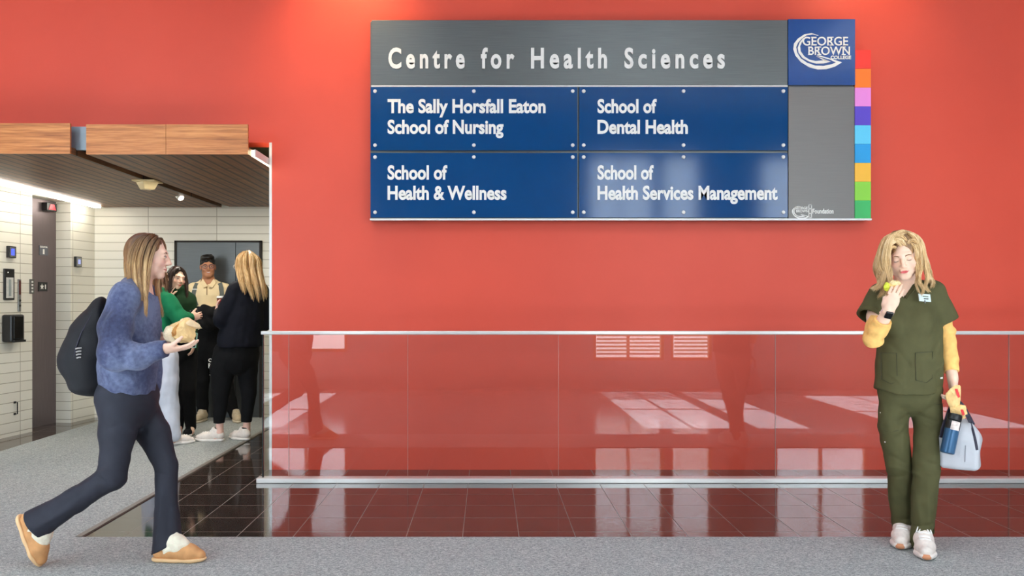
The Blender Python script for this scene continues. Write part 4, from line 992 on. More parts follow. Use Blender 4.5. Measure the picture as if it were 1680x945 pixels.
# hair
S = Solid(); k = 1
S.ell(hd.w(0, -.024, .040), (.084, .100, .090), .02, hd.R); S.ell(hd.w(0, -.05, -.04), (.078, .070, .10), .05, hd.R)
S.ell(hd.w(-.004, .118, -.015), (.060, .085, .108), .012, hd.R, 's')
hair = put(S, 'hair', M['hair_cap_blond'], W, .0042, waves(21, 160, .0025, 8, (1.6, .6, .4)))
hg = [([(1493, 399, 4.368), (1500, 404, 4.352), (1502.5, 415, 4.352), (1503.5, 430, 4.368), (1504, 446, 4.38), (1504, 462, 4.375)], .0075, 34),
      ([(1485, 402, 4.365), (1476, 393, 4.350), (1465, 394, 4.36), (1457, 408, 4.365), (1454, 428, 4.37), (1456, 448, 4.375), (1448, 464, 4.37)], .011, 40),
      ([(1478, 403, 4.362), (1470, 396, 4.350), (1461, 402, 4.36), (1457, 420, 4.365), (1459, 442, 4.38), (1460, 462, 4.375), (1452, 476, 4.36)], .009, 36),
      ([(1488, 397, 4.37), (1478, 387, 4.365), (1463, 389, 4.375), (1452, 404, 4.385), (1446, 426, 4.395), (1449, 448, 4.39), (1440, 466, 4.38)], .013, 44),
      ([(1469, 406, 4.365), (1464, 405, 4.355), (1459, 414, 4.365), (1460, 432, 4.38), (1463, 452, 4.39), (1461, 472, 4.37)], .007, 26),
      ([(1489, 401, 4.365), (1496, 393, 4.355), (1504, 400, 4.37), (1508, 416, 4.385), (1509, 436, 4.39), (1507, 455, 4.385), (1512, 470, 4.37)], .009, 34),
      ([(1495, 403, 4.365), (1502, 402, 4.36), (1506, 412, 4.375), (1508, 430, 4.39), (1506, 450, 4.39), (1504, 468, 4.375)], .007, 26),
      ([(1487, 382, 4.40), (1466, 388, 4.365), (1458, 405, 4.35), (1456, 428, 4.36), (1452, 450, 4.37), (1444, 468, 4.36), (1432, 478, 4.37)], .014, 46),
      ([(1485, 381, 4.42), (1458, 388, 4.39), (1447, 410, 4.39), (1442, 434, 4.40), (1450, 452, 4.38), (1440, 468, 4.37), (1427, 474, 4.39)], .016, 46),
      ([(1487, 382, 4.41), (1462, 389, 4.37), (1452, 412, 4.36), (1453, 440, 4.365), (1460, 462, 4.36), (1458, 482, 4.35), (1446, 497, 4.36)], .015, 46),
      ([(1484, 380, 4.45), (1456, 389, 4.45), (1444, 412, 4.47), (1438, 436, 4.48), (1443, 456, 4.46), (1448, 478, 4.42), (1440, 490, 4.40)], .018, 46),
      ([(1482, 380, 4.47), (1453, 392, 4.48), (1441, 418, 4.50), (1437, 442, 4.49), (1445, 462, 4.45), (1436, 480, 4.42)], .016, 36),
      ([(1489, 382, 4.40), (1501, 390, 4.37), (1507, 405, 4.375), (1508, 428, 4.40), (1507, 448, 4.40), (1504, 466, 4.38), (1510, 484, 4.36)], .010, 34),
      ([(1490, 381, 4.43), (1507, 391, 4.41), (1514, 412, 4.42), (1517, 434, 4.42), (1522, 454, 4.40), (1518, 470, 4.39), (1528, 480, 4.39)], .014, 44),
      ([(1489, 380, 4.46), (1509, 394, 4.46), (1517, 420, 4.47), (1523, 446, 4.46), (1530, 463, 4.43), (1526, 474, 4.41)], .015, 40),
      ([(1489, 382, 4.42), (1505, 391, 4.39), (1511, 412, 4.395), (1511, 438, 4.39), (1508, 458, 4.37), (1514, 474, 4.36), (1511, 488, 4.36)], .011, 34),
      ([(1488, 380, 4.42), (1475, 381, 4.385), (1462, 392, 4.36), (1455, 412, 4.355), (1450, 436, 4.375), (1455, 458, 4.37), (1449, 478, 4.36)], .013, 40)]
for i, (g, wd_, n) in enumerate(hg):
    lock(hair, [Pt(*q) for q in g], [.008, wd_*.9, wd_, wd_*.6], int(n*1.9), .0022, .0012, 100+i, M['hair_blond'], .005)
# watch, badge, earring
d_ = nrm(WR-ER); n_ = nrm(A3(-.1, -1, -.1)-d_*(A3(-.1, -1, -.1) @ d_)); s_ = np.cross(d_, n_); c = WR-d_*.012
wa = thing('smartwatch', 'dark square smartwatch on the raised wrist of the person in olive scrubs', 'watch', c.tolist())
b = B(); pts = [c+(n_*math.cos(a)*.024+s_*math.sin(a)*.030) for a in np.linspace(0, 2*math.pi, 25)]; b.tube(pts, .010, 8, False, (d_, 1)); 
b.bm.free(); b = B(); ring = []
for a in np.linspace(0, 2*math.pi, 25)[:-1]:
    u = n_*math.cos(a); v_ = s_*math.sin(a); ring.append([c+u*.0262+v_*.0310+d_*.010, c+u*.0262+v_*.0310-d_*.010, c+u*.0240+v_*.0288-d_*.010, c+u*.0240+v_*.0288+d_*.010])
for i in range(24):
    r0, r1 = ring[i], ring[(i+1) % 24]
    for j in range(4):
        b.bm.faces.new([b.bm.verts.new(Vector(q)) for q in (r0[j], r0[(j+1) % 4], r1[(j+1) % 4], r1[j])])
bmesh.ops.remove_doubles(b.bm, verts=b.bm.verts[:], dist=1e-5)
b.build('strap', mat('pink_strap', srgb(232, 196, 184), .5), wa)
Rw = Matrix(np.stack([s_, -n_, d_], 1).tolist())
B().box(c+n_*.030, (.036, .011, .040), Rw, .004).build('case', M['black'], wa); B().box(c+n_*.0362, (.031, .002, .035), Rw, .0008).build('screen', mat('watch_glass', srgb(8, 8, 10), .08), wa)
cb = on_front(top and Sb if False else Sb, 1517, 489, .0) if False else Pt(1517, 488.5, 4.375)
ba = thing('name_badge', 'white name badge clipped to the chest of the olive scrubs', 'badge', cb.tolist())
Rb = Matrix.Rotation(.22, 3, 'Z') @ Matrix.Rotation(.06, 3, 'Y') @ Matrix.Rotation(-.25, 3, 'X')
BADGE = (cb, Rb)
B().box(cb, (.070, .004, .040), Rb, .0015).build('card', mat('badge_card', srgb(226, 240, 240), .35), ba)
B().box(Vector(cb)+Rb @ Vector((.004, -.0025, .006)), (.034, .001, .006), Rb).build('text_line', mat('badge_print', srgb(120, 132, 110), .5), ba)
B().box(Vector(cb)+Rb @ Vector((.006, -.0025, -.006)), (.028, .001, .005), Rb).build('text_line', M['olive_dark'], ba)
B().box(Vector(cb)+Rb @ Vector((-.004, -.003, -.022)), (.006, .003, .016), Rb).build('clip', M['silver'], ba)
ea = B(); e0 = hd.w(-.079, .0, -.040)
ea.sph(e0, .0045).sph(e0+A3(0, 0, -.010), .0050).sph(e0+A3(0, 0, -.021), .0042); ea.build('earring', mat('pearly_earring', srgb(216, 206, 222), .25), W, True)
# ------------------------------------------------------------------ what she holds
M['bread'] = mat('toasted_bread', srgb(232, 188, 120), .8, 0, .2, vscale=60, bump=.4, bscale=120)
M['lettuce'] = mat('lettuce', srgb(206, 214, 60), .5, 0, .2, vscale=50)
M['filling'] = mat('sandwich_filling', srgb(236, 206, 150), .6, 0, .25, vscale=90)
c = np.mean(TIPS[:2]+[TIPS[4]], axis=0)+A3(-.012, -.012, .012)
sw = thing('sandwich', 'small half-eaten wrap with yellow-green lettuce held at the mouth', 'sandwich', c.tolist())
S = Solid(); S.ell(c, (.036, .022, .020), .01, rotm(0, 0, -.35)); S.ell(c+A3(.014, 0, .006), (.016, .018, .012), .01); put(S, 'bread', M['bread'], sw, .0025, waves(31, 260, .0022, 8))
S = Solid(); S.ell(c+A3(-.030, -.006, -.012), (.019, .013, .022), .008); put(S, 'lettuce', M['lettuce'], sw, .0025, waves(32, 330, .003, 8))
S = Solid(); S.ell(c+A3(.004, -.015, .010), (.028, .010, .011), .008); put(S, 'filling', M['filling'], sw, .0025, waves(33, 420, .0026, 8))
# grey lunch bag
M['bag_grey'] = mat('silver_grey_fabric', srgb(186, 186, 190), .5, 0, .08, vscale=10, bump=.12, bscale=300)
M['zip'] = mat('dark_zip', srgb(40, 36, 52), .6)
cz = Pt(1575, 727, 4.40); yaw = -.62; Rg = rotm(yaw)
lb = thing('lunch_bag', 'silver grey insulated lunch bag with dark zip hanging from a hand', 'bag', cz.tolist())
S = Solid(); S.box(cz+A3(0, 0, -.045), (.088, .058, .085), .022, .03, Rg); S.ell(cz+Rg @ A3(0, 0, .045), A3(.084, .055, .085), .06, Rg)
put(S, 'body', M['bag_grey'], lb, .004, lambda P: waves(41, 40, .0022, 8)(P)); SBAG = S
def on_solid(S, o, d, n=300, L=.3):
    d = nrm(d); t = np.linspace(0, L, n); P = np.asarray(o)+np.outer(t, d); v = S.ev(P); i = np.argmax(v < 0); return P[i]-d*.0012
zp = [on_solid(SBAG, Pt(x, y, 4.15), A3(0, 1, 0)*1.0+A3((x-CX)/F, 0, -(y-HY)/F)) for x, y in ((1586, 682), (1591, 692), (1596, 706), (1600, 722), (1603, 738))]
B().tube(zp, .0065, 8).build('zip', M['zip'], lb, True)
sp_ = [on_solid(SBAG, Pt(x, y, 4.15), A3(0, 1, 0)+A3((x-CX)/F, 0, -(y-HY)/F)) for x, y in ((1583, 688), (1584, 710), (1584, 735), (1583, 758))]
B().tube(sp_, .0018, 6).build('corner_seam', mat('bag_seam', srgb(120, 120, 126), .6), lb, True)
hp_ = [cz+Rg @ A3(-.075, 0, .075), Pt(1556, 676, 4.41), Pt(1563, 660, 4.42), Pt(1572, 657, 4.425), Pt(1582, 668, 4.42), cz+Rg @ A3(.06, 0, .10)]
B().tube(hp_, .010, 8, True, (A3(0, 1, 0), .35)).build('handle', M['zip'], lb, True)
B().tube([Pt(1551, 690, 4.40), Pt(1546, 705, 4.395), Pt(1544, 718, 4.39)], .010, 8, True, (A3(0, 1, 0), .4)).build('side_strap', M['zip'], lb, True)
# bottle in the bag's front pocket
M['bottle_blue'] = mat('blue_bottle', srgb(44, 84, 118), .3, .3, .05)
a, b_ = Pt(1553.5, 744, 4.325), Pt(1567, 680, 4.345); ax = nrm(b_-a); L = np.linalg.norm(b_-a)
bo = thing('water_bottle', 'blue steel water bottle with black lid tucked in front of the grey bag', 'bottle', a.tolist())
b = B(); b.lathe(a, [(.026, 0), (.033, .004), (.034, .012), (.034, L*.62)], 28, ax); b.build('body', M['bottle_blue'], bo, True)
b = B(); b.lathe(a+ax*L*.62, [(.0342, 0), (.0342, L*.20), (.033, L*.22)], 28, ax); b.build('dark_band', M['black'], bo, True)
b = B(); b.lathe(a+ax*L*.84, [(.027, 0), (.034, .004), (.034, L*.14), (.030, L*.17)], 28, ax); b.build('lid', M['black'], bo, True)
sd_ = nrm(np.cross(ax, A3(0, 1, 0))); fw_ = nrm(np.cross(sd_, ax)); fw_ = fw_ if fw_[1] < 0 else -fw_
b = B(); R_ = [a+ax*(L*.60)+fw_*.0352*math.cos(t)+sd_*.0352*math.sin(t) for t in np.linspace(-.5, .75, 9)]
for i in range(8):
    b.poly([R_[i], R_[i+1], R_[i+1]+ax*L*.22, R_[i]+ax*L*.22], fw_*.0006)
bmesh.ops.remove_doubles(b.bm, verts=b.bm.verts[:], dist=1e-4)
b.build('label_sticker', mat('sticker', srgb(214, 196, 188), .4, 0, .25, vscale=60), bo)
# crumpled food wrapper in the same hand
M['wrapper'] = mat('waxed_paper', srgb(240, 196, 130), .55, 0, .16, vscale=40, bump=.3, bscale=90)
M['wrapper_red'] = mat('wrapper_print', srgb(212, 42, 44), .5)
c = Pt(1567, 655, 4.405)
wp = thing('food_wrapper', 'crumpled peach paper wrapper with red print in the hand above the bag', 'wrapper', c.tolist())
w1 = crumple('paper', Pt(1565, 653, 4.385), (.034, .032, .062), rotm(0, 0, -.12), 51, M['wrapper'], wp)
w2 = crumple('paper_end', Pt(1573, 674, 4.378), (.038, .030, .036), rotm(0, 0, -.6), 53, M['wrapper'], wp)
for (x0, y0), (x1, y1) in (((1569, 638), (1573, 652)), ((1578, 672), (1581, 681))):
    p = [surf((w1, w2), x0+(x1-x0)*f, y0+(y1-y0)*f) for f in (0, .25, .5, .75, 1)]; p = [q for q in p if q is not None]
    if len(p) > 1: B().tube(p, .0075, 8, True, (A3(0, 1, 0), .22)).build('red_print', M['wrapper_red'], wp, True)
# ------------------------------------------------------------------ woman walking past on the left
M['sweat'] = None
def m_sweat():
    n = N('washed_blue_fleece'); v = n.coord(); f = n.noise(v, 3.2, 3, .5); g = n.noise(v, 60, 3)
    a = n.add('ShaderNodeMath', operation='MULTIPLY_ADD'); a.inputs[1].default_value = .25; n.l(g, a.inputs[0])
    h = n.add('ShaderNodeMath', operation='MULTIPLY'); h.inputs[1].default_value = .8; n.l(f, h.inputs[0]); n.l(h.outputs[0], a.inputs[2])
    n.l(n.ramp(a.outputs[0], [(.36, srgb(50, 52, 74)), (.52, srgb(74, 80, 110)), (.68, srgb(112, 121, 150))]), n.p.inputs['Base Color'])
    n.p.inputs['Roughness'].default_value = .9; n.p.inputs['Specular IOR Level'].default_value = .15; n.p.inputs['Sheen Weight'].default_value = .15
    n.bump(n.noise(v, 240, 3), .25, .003); return n.m
M['sweat'] = m_sweat()
M['legging'] = mat('charcoal_leggings', srgb(47, 48, 57), .72, 0, .12, vscale=12, bump=.1, bscale=400, spec=.25)
M['tan'] = mat('tan_suede', srgb(214, 156, 102), .85, 0, .12, vscale=24, bump=.2, bscale=200)
M['fleece'] = mat('cream_fleece', srgb(255, 242, 218), .95, 0, .06, vscale=60, bump=.8, bscale=130)
M['slip_sole'] = mat('pale_tan_sole', srgb(238, 196, 146), .7, 0, .05)
def m_ombre():
    n = N('ombre_hair'); g = n.add('ShaderNodeNewGeometry'); v = n.coord(scale=(1, 1, .12)); f = n.noise(v, 55, 3, .6)
    a = n.add('ShaderNodeMath', operation='MULTIPLY_ADD'); a.inputs[1].default_value = .40; n.l(g.outputs['Random Per Island'], a.inputs[0])
    h = n.add('ShaderNodeMath', operation='MULTIPLY'); h.inputs[1].default_value = .6; n.l(f, h.inputs[0]); n.l(h.outputs[0], a.inputs[2])
    dark = n.ramp(a.outputs[0], [(.25, srgb(70, 44, 28)), (.5, srgb(104, 70, 44)), (.75, srgb(140, 100, 64))])
    lite = n.ramp(a.outputs[0], [(.25, srgb(126, 88, 54)), (.5, srgb(188, 146, 96)), (.75, srgb(232, 196, 142))])
    tc = n.add('ShaderNodeTexCoord'); sp = n.add('ShaderNodeSeparateXYZ'); n.l(tc.outputs['Object'], sp.inputs[0])
    mr = n.add('ShaderNodeMapRange'); mr.inputs[1].default_value = 1.62; mr.inputs[2].default_value = 1.48; n.l(sp.outputs[2], mr.inputs[0])
    mx = n.add('ShaderNodeMix', data_type='RGBA'); n.l(mr.outputs[0], mx.inputs[0]); n.l(dark, mx.inputs[6]); n.l(lite, mx.inputs[7])
    n.l(mx.outputs[2], n.p.inputs['Base Color']); n.p.inputs['Roughness'].default_value = .42; return n.m
M['hair_ombre'] = m_ombre()
M['brow_brown'] = mat('brown_brow', srgb(86, 54, 38), .7)
K = thing('person', 'person in a washed blue sweatshirt and dark leggings striding past with a backpack', 'person', (Pt(215, 0, 4.27)[0], 4.27, 0))
kh = Head(Pt(244.5, 420.5, 4.26), rotm(-math.pi/2+.22, -.06, 0), .97)
Sk = Solid(); kh.prims(Sk)
SRk, ERk, WRk = Pt(206, 488, 4.10), Pt(190, 580, 4.02), Pt(272, 572, 4.04)
SLk, ELk, WLk = Pt(232, 487, 4.43), Pt(224, 575, 4.46), Pt(263, 566, 4.38)
NBk = Pt(229, 480, 4.27); AX = (A3(1, 0, 0), .68)
Sk.cone(kh.w(0, -.03, -.06), NBk, .049, .056, .03); Sk.cone(NBk, Pt(224, 505, 4.27), .06, .11, .05, AX)
Sk.chain([Pt(223, 510, 4.27), Pt(217, 570, 4.27), Pt(212, 640, 4.27)], [.125, .105, .12], .04, AX); Sk.cone(SRk, SLk, .045, .045, .05)
for s_, e_, w_ in ((SRk, ERk, WRk), (SLk, ELk, WLk)):
    Sk.chain([s_, e_], [.046, .038], .03); Sk.chain([e_, e_*.6+w_*.4, w_], [.037, .035, .0245], .02)
HRk, KRk, ARk = Pt(198, 650, 4.19), Pt(183, 781, 4.14), Pt(62, 858, 4.17)
HLk, KLk, ALk = Pt(214, 650, 4.36), Pt(273, 764, 4.33), Pt(271, 890, 4.27)
for h_, k_, a_ in ((HRk, KRk, ARk), (HLk, KLk, ALk)):
    Sk.chain([h_, k_], [.07, .042], .02); Sk.chain([k_, k_*.6+a_*.4, a_], [.038, .034, .030], .015)
Sk.cone(ALk, Pt(285, 905, 4.27), .032, .03, .03); Sk.cone(ARk, Pt(48, 878, 4.17), .034, .03, .03)
# right hand, palm up under the parcel; left hand steadies it from behind
hdv = A3(1, .05, .02); hand(Sk, WRk, hdv, A3(.05, .25, 1), A3(0, -1, .2), [.24, .26, .28, .30], .170, .05, (.5, .3), r=.95)
hd2 = A3(.8, -.25, .55); hand(Sk, WLk, hd2, A3(.3, -1, -.2), A3(-.4, -.2, .9), [.35, .35, .35, .35], .165, .06, (.4, .5))
bodyk = put(Sk, 'body', M['skin'], K, .003, None, skin_fn(kh, (248, 204, 180), (204, 112, 108), (243, 156, 138)))
kh.features(Sk, K, M['brow_brown'])
# sweatshirt
def clip_x(S, f, k=.003): S.p.append(dict(t='x', op='s', k=k, f=f))
f1 = waves(61, 24, .0060, 9, (1, 1, .8)); f2 = waves(62, 62, .0022, 9)
S = Solid(); S.cone(Pt(228, 484, 4.27), Pt(225, 500, 4.27), .085, .13, .05, AX)
S.chain([Pt(224, 505, 4.27), Pt(219, 545, 4.27), Pt(214, 600, 4.27), Pt(212, 634, 4.27)], [.158, .185, .190, .184], .05, (A3(1, 0, 0), .70))
S.cone(Pt(212, 634, 4.27), Pt(212, 665, 4.27), .180, .170, .008, (A3(1, 0, 0), .70))
S.cone(SRk, SLk, .066, .066, .05)
S.chain([SRk, Pt(192, 535, 4.05), ERk, Pt(225, 584, 4.03), Pt(256, 574, 4.035)], [.070, .075, .072, .064, .050], .03)
S.cone(Pt(253, 575, 4.035), Pt(280, 570, 4.04), .040, .036, .010)
S.chain([SLk, ELk, Pt(250, 570, 4.41)], [.07, .07, .048], .03); S.cone(Pt(247, 570, 4.41), Pt(268, 564, 4.375), .040, .036, .01)
S.cut(Pt(273, 572, 4.04), (1, 0, -.02)) if False else None
clip_x(S, lambda P: np.maximum(-((P-Pt(271.5, 572, 4.04)) @ nrm(A3(1, .0, .1))), P[:, 1]-4.22))
clip_x(S, lambda P: np.maximum(-((P-Pt(259, 566, 4.385)) @ nrm(A3(1, -.3, .1))), 4.28-P[:, 1]))
clip_x(S, lambda P: P[:, 2]-(Pt(0, 642.5, 4.27)[2]-.125*(P[:, 0]-Pt(212, 0, 4.27)[0])))
S.cone(Pt(230, 490, 4.27), Pt(243, 462, 4.27), .066, .075, .006, None, 's')
sc_ = crease([((196, 500), (182, 540), 4.1, -.006, .014), ((216, 505), (226, 545), 4.1, -.007, .014), ((176, 560), (205, 575), 4.03, -.008, .012), ((172, 580), (208, 592), 4.03, .006, .012), ((205, 560), (216, 592), 4.03, -.008, .012), ((222, 560), (230, 596), 4.03, .006, .012), ((238, 560), (244, 590), 4.03, -.005, .010), ((240, 510), (255, 560), 4.2, -.006, .016), ((200, 610), (215, 640), 4.2, -.006, .014), ((225, 605), (240, 640), 4.2, .006, .016)])
sw_ = put(S, 'sweatshirt', M['sweat'], K, .0042, lambda P: f1(P)*np.clip((1.36-P[:, 2])/.2, .35, 1.1)+f2(P)+sc_(P)); SKS = S
b = B(); ctr = Pt(231, 487, 4.27); u = nrm(A3(1, 0, .45)); vv = A3(0, 1, 0)
# leggings with flared hems
g1 = waves(63, 28, .0028, 8); g2 = waves(64, 90, .0009, 8)
nR_ = nrm(A3(-.76, 0, -.60)); eRk = Pt(58, 859, 4.17); nL_ = nrm(A3(.50, 0, -.86)); eLk = Pt(273.5, 897, 4.28)
S = Solid(); S.ell(Pt(208, 652, 4.28), (.134, .165, .120), .03)
S.cone(Pt(212, 625, 4.27), Pt(211, 650, 4.27), .165, .19, .03, (A3(1, 0, 0), .72))
S.chain([HRk, Pt(194, 705, 4.17), Pt(188, 755, 4.15), KRk, Pt(125, 820, 4.155), eRk+nR_*.04], [.112, .087, .067, .064, .057, .078], .025)
S.chain([HLk, Pt(252, 710, 4.345), KLk, Pt(273, 820, 4.31), eLk+A3(0, 0, -.05)], [.110, .082, .058, .054, .076], .012)
clip_x(S, lambda P: np.maximum(-((P-eRk) @ nR_), P[:, 0]-Pt(110, 0, 4.17)[0])); clip_x(S, lambda P: np.maximum(-((P-eLk) @ nL_), Pt(235, 0, 4.28)[0]-P[:, 0]))
S.cone(eRk-nR_*.02, eRk+nR_*.1, .052, .064, .003, None, 's'); S.cone(eLk+A3(0, 0, .015), eLk+A3(0, 0, -.1), .048, .058, .003, None, 's')
kn = [(Pt(176, 775, 4.10), .05), (Pt(270, 775, 4.30), .05)]
lc_ = crease([((214, 690), (190, 700), 4.2, -.005, .010), ((222, 690), (245, 705), 4.3, -.005, .010), ((170, 776), (195, 790), 4.15, -.006, .010), ((165, 765), (196, 770), 4.15, .005, .010), ((150, 800), (100, 832), 4.15, -.005, .014), ((130, 826), (70, 862), 4.15, .005, .014), ((258, 770), (285, 778), 4.33, -.005, .010), ((272, 800), (264, 890), 4.3, .007, .012), ((280, 810), (284, 885), 4.3, -.006, .014)])
put(S, 'leggings', M['legging'], K, .0042, lambda P: g1(P)+g2(P)+lc_(P))
# slippers
def slipper(par, heel, x, up, L=.27):
    R = frame(x, up); k = L/.27; heel = np.asarray(heel, float)
    q = lambda a, b_, c: heel+R @ (A3(a, b_, c)*k)
    S = Solid(); S.chain([q(.04, 0, .045), q(.11, 0, .050), q(.18, 0, .040), q(.235, 0, .028)], [.038*k, .042*k, .043*k, .030*k], .03, (R[:, 2], .95)); S.cut(q(0, 0, .012), -R[:, 2])
    S.ell(q(.045, 0, .085), A3(.042, .032, .03)*k, .01, R, 's')
    o = put(S, 'slipper', M['tan'], par, .0036)
    S = Solid(); S.chain([q(.036, 0, .012), q(.12, 0, .012), q(.20, 0, .013), q(.236, 0, .016)], [.039*k, .041*k, .044*k, .034*k], .02, (R[:, 2], .5)); S.cut(q(0, 0, 0), -R[:, 2], .002); S.cut(q(0, 0, .020), R[:, 2], .003)
    put(S, 'sole', M['slip_sole'], o, .0034)
    S = Solid(); S.chain([q(.088, 0, .060), q(.125, 0, .078), q(.155, 0, .070)], [.047*k, .046*k, .036*k], .02, (R[:, 1], 1.0)); S.cone(q(.12, 0, .075), q(.105, 0, .105), .040*k, .036*k, .02)
    S.cut(q(.085, 0, .035), R @ nrm(A3(.35, 0, -1))); S.cone(q(.065, 0, .06), q(.05, 0, .15), .03*k, .04*k, .004, None, 's')
    put(S, 'fleece_cuff', M['fleece'], o, .0034, waves(66, 170, .0016, 8))
    return o
slipper(K, (Pt(251, 0, 4.27)[0], 4.265, .006), A3(1, -.03, 0), UPZ, .272)
hp0 = Pt(27.5, 846, 4.17); tp0 = A3(Pt(61, 0, 4.17)[0], 4.17, .012); dr_ = nrm(tp0-hp0); slipper(K, hp0, dr_, A3(dr_[2]*-1, 0, dr_[0]), np.linalg.norm(tp0-hp0)+.012)
# hair
S = Solid(); S.ell(kh.w(0, -.022, .034), (.078, .094, .084), .02, kh.R); S.ell(kh.w(0, -.052, -.04), (.066, .054, .10), .05, kh.R); S.ell(kh.w(0, .118, -.018), (.066, .088, .104), .014, kh.R, 's')
hk = put(S, 'hair', M['hair_ombre'], K, .0042, waves(71, 150, .0016, 8, (1, 1, .3)))
wg = [([(262, 391, 4.25), (254, 404, 4.20), (247, 428, 4.185), (243, 455, 4.18), (240, 480, 4.14), (239, 504, 4.095), (241, 522, 4.085)], .010, 60),
      ([(254, 388, 4.25), (241, 402, 4.19), (235, 428, 4.18), (234, 455, 4.175), (238, 482, 4.13), (239, 505, 4.09), (238, 519, 4.085)], .013, 70),
      ([(246, 386, 4.25), (227, 400, 4.20), (219, 424, 4.19), (219, 450, 4.19), (221, 470, 4.17), (212, 486, 4.10), (203, 496, 4.05)], .014, 70),
      ([(240, 387, 4.27), (219, 400, 4.24), (212, 424, 4.235), (212, 448, 4.235), (209, 468, 4.22), (196, 482, 4.18), (185, 496, 4.16)], .015, 70),
      ([(240, 387, 4.29), (219, 399, 4.30), (211, 424, 4.31), (212, 448, 4.31), (208, 468, 4.31), (195, 482, 4.30), (184, 498, 4.29)], .016, 60),
      ([(258, 387, 4.235), (248, 398, 4.19), (240, 420, 4.175), (237, 448, 4.172), (238, 478, 4.13), (240, 500, 4.095), (240, 514, 4.085)], .012, 70),
      ([(250, 386, 4.24), (234, 397, 4.195), (226, 422, 4.182), (226, 450, 4.182), (232, 476, 4.15), (236, 498, 4.10)], .013, 60),
      ([(264, 391, 4.29), (270, 408, 4.345), (264, 436, 4.36), (258, 465, 4.37), (260, 488, 4.36), (265, 508, 4.34), (267, 522, 4.33)], .011, 60)]
wg += [([(247, 385, 4.245), (229, 392, 4.195), (217, 410, 4.18), (212, 434, 4.18), (213, 456, 4.19), (206, 474, 4.18), (194, 490, 4.13)], .014, 70),
       ([(250, 385, 4.235), (236, 391, 4.18), (226, 408, 4.165), (221, 432, 4.165), (222, 456, 4.165), (226, 474, 4.13), (222, 486, 4.08)], .014, 70),
       ([(243, 386, 4.27), (222, 394, 4.23), (210, 414, 4.225), (207, 438, 4.23), (209, 460, 4.235), (200, 476, 4.22), (188, 492, 4.19)], .014, 60),
       ([(254, 385.5, 4.225), (243, 391, 4.175), (234, 408, 4.16), (229, 432, 4.158), (229, 456, 4.158), (233, 478, 4.12), (232, 496, 4.085)], .013, 70)]
for i, (g, wd_, n) in enumerate(wg):
    lock(hk, [Pt(*q) for q in g], [.008, wd_, wd_, wd_*.5], int(n*1.2), .0021, .0011, 200+i, M['hair_ombre'], .0015)
# backpack
M['pack'] = mat('black_pack_fabric', srgb(30, 30, 33), .75, 0, .25, vscale=8, bump=.25, bscale=260, spec=.3)
cbk = Pt(144, 570, 4.24); bp = thing('backpack', 'rounded black backpack on the back of the striding person in blue', 'backpack', cbk.tolist())
S = Solid()
S.chain([Pt(173, 520, 4.25), Pt(158, 552, 4.25), Pt(145, 592, 4.25), Pt(150, 614, 4.25)], [.088, .116, .122, .098], .06)
S.ell(Pt(150, 632, 4.25), (.085, .13, .045), .05); S.cone(Pt(172, 500, 4.25), Pt(176, 560, 4.25), .04, .06, .04)
clip_x(S, lambda P: -((P-Pt(182, 560, 4.25)) @ nrm(A3(1, 0, .12))), .02)
pb = waves(81, 30, .005, 8); put(S, 'pack_body', M['pack'], bp, .0045, lambda P: pb(P)+f2(P)*.5); SBP = S
def on_ray(S, px, py, d0=3.8, d1=4.5, off=.001):
    t = np.linspace(d0, d1, 501); P = np.array([at(px, py, q)[:] for q in t]); v = S.ev(P); i = np.argmax(v < 0); return Pt(px, py, t[i]-off)
B().tube([on_ray(SBP, x, y) for x, y in ((163, 500), (148, 520), (134, 545), (124, 572), (119, 600), (124, 622))], .003, 6).build('zip', M['zip'], bp, True)
for i, y in enumerate((571, 576, 581, 586)):
    p0, p1 = on_ray(SBP, 124+i*.6, y+1.5, off=.006), on_ray(SBP, 134-i*.4, y, off=.006)
    B().tube([p0, p0*.5+p1*.5+A3(0, -.002, .002), p1], .0038, 6).build('logo_bar', mat('pack_logo', srgb(150, 144, 140), .5), bp, True)
for sgn, S0 in ((-1, SRk), (1, SLk)):
    yy = 4.27+sgn*.105
    pts = [Pt(180, 520, yy), Pt(190, 492, yy), Pt(207, 473, yy), Pt(226, 478, yy), Pt(238, 505, yy), Pt(240, 545, yy), Pt(228, 585, yy), Pt(190, 615, yy)]
    if sgn > 0: B().tube(pts, .022, 8, True, (A3(1, 0, 1), .3)).build('shoulder_strap', M['pack'], bp, True)
M['pastry'] = mat('paper_wrapped_pastry', srgb(246, 204, 142), .6, 0, .16, vscale=26, bump=.35, bscale=70)
M['glassgreen'] = mat('green_glass_edge', srgb(128, 176, 150), .1, 0, .05)
c = Pt(299, 546, 4.17); ph = thing('paper_bag', 'peach crumpled paper food bag held out by the striding person in blue', 'bag', c.tolist())
crumple('paper', Pt(299, 543, 4.165), (.062, .045, .060), rotm(0, 0, -.35), 91, M['pastry'], ph)
crumple('paper_flap', Pt(281, 549, 4.175), (.046, .036, .040), rotm(0, 0, -.7), 94, mat('pale_paper', srgb(250, 226, 190), .6, 0, .1, vscale=30), ph)
crumple('paper_flap', Pt(310, 531, 4.175), (.042, .034, .028), rotm(0, 0, .3), 95, mat('pale_paper', srgb(248, 216, 170), .6, 0, .1, vscale=30), ph)
crumple('pastry', Pt(289, 541, 4.135), (.014, .018, .034), rotm(0, 0, .5), 96, mat('baked_crust', srgb(196, 136, 70), .7, 0, .2, vscale=40), ph)
c = Pt(304, 556.5, 4.235); pt = thing('phone', 'dark phone with pale green glass edge held behind the paper bag', 'phone', c.tolist())
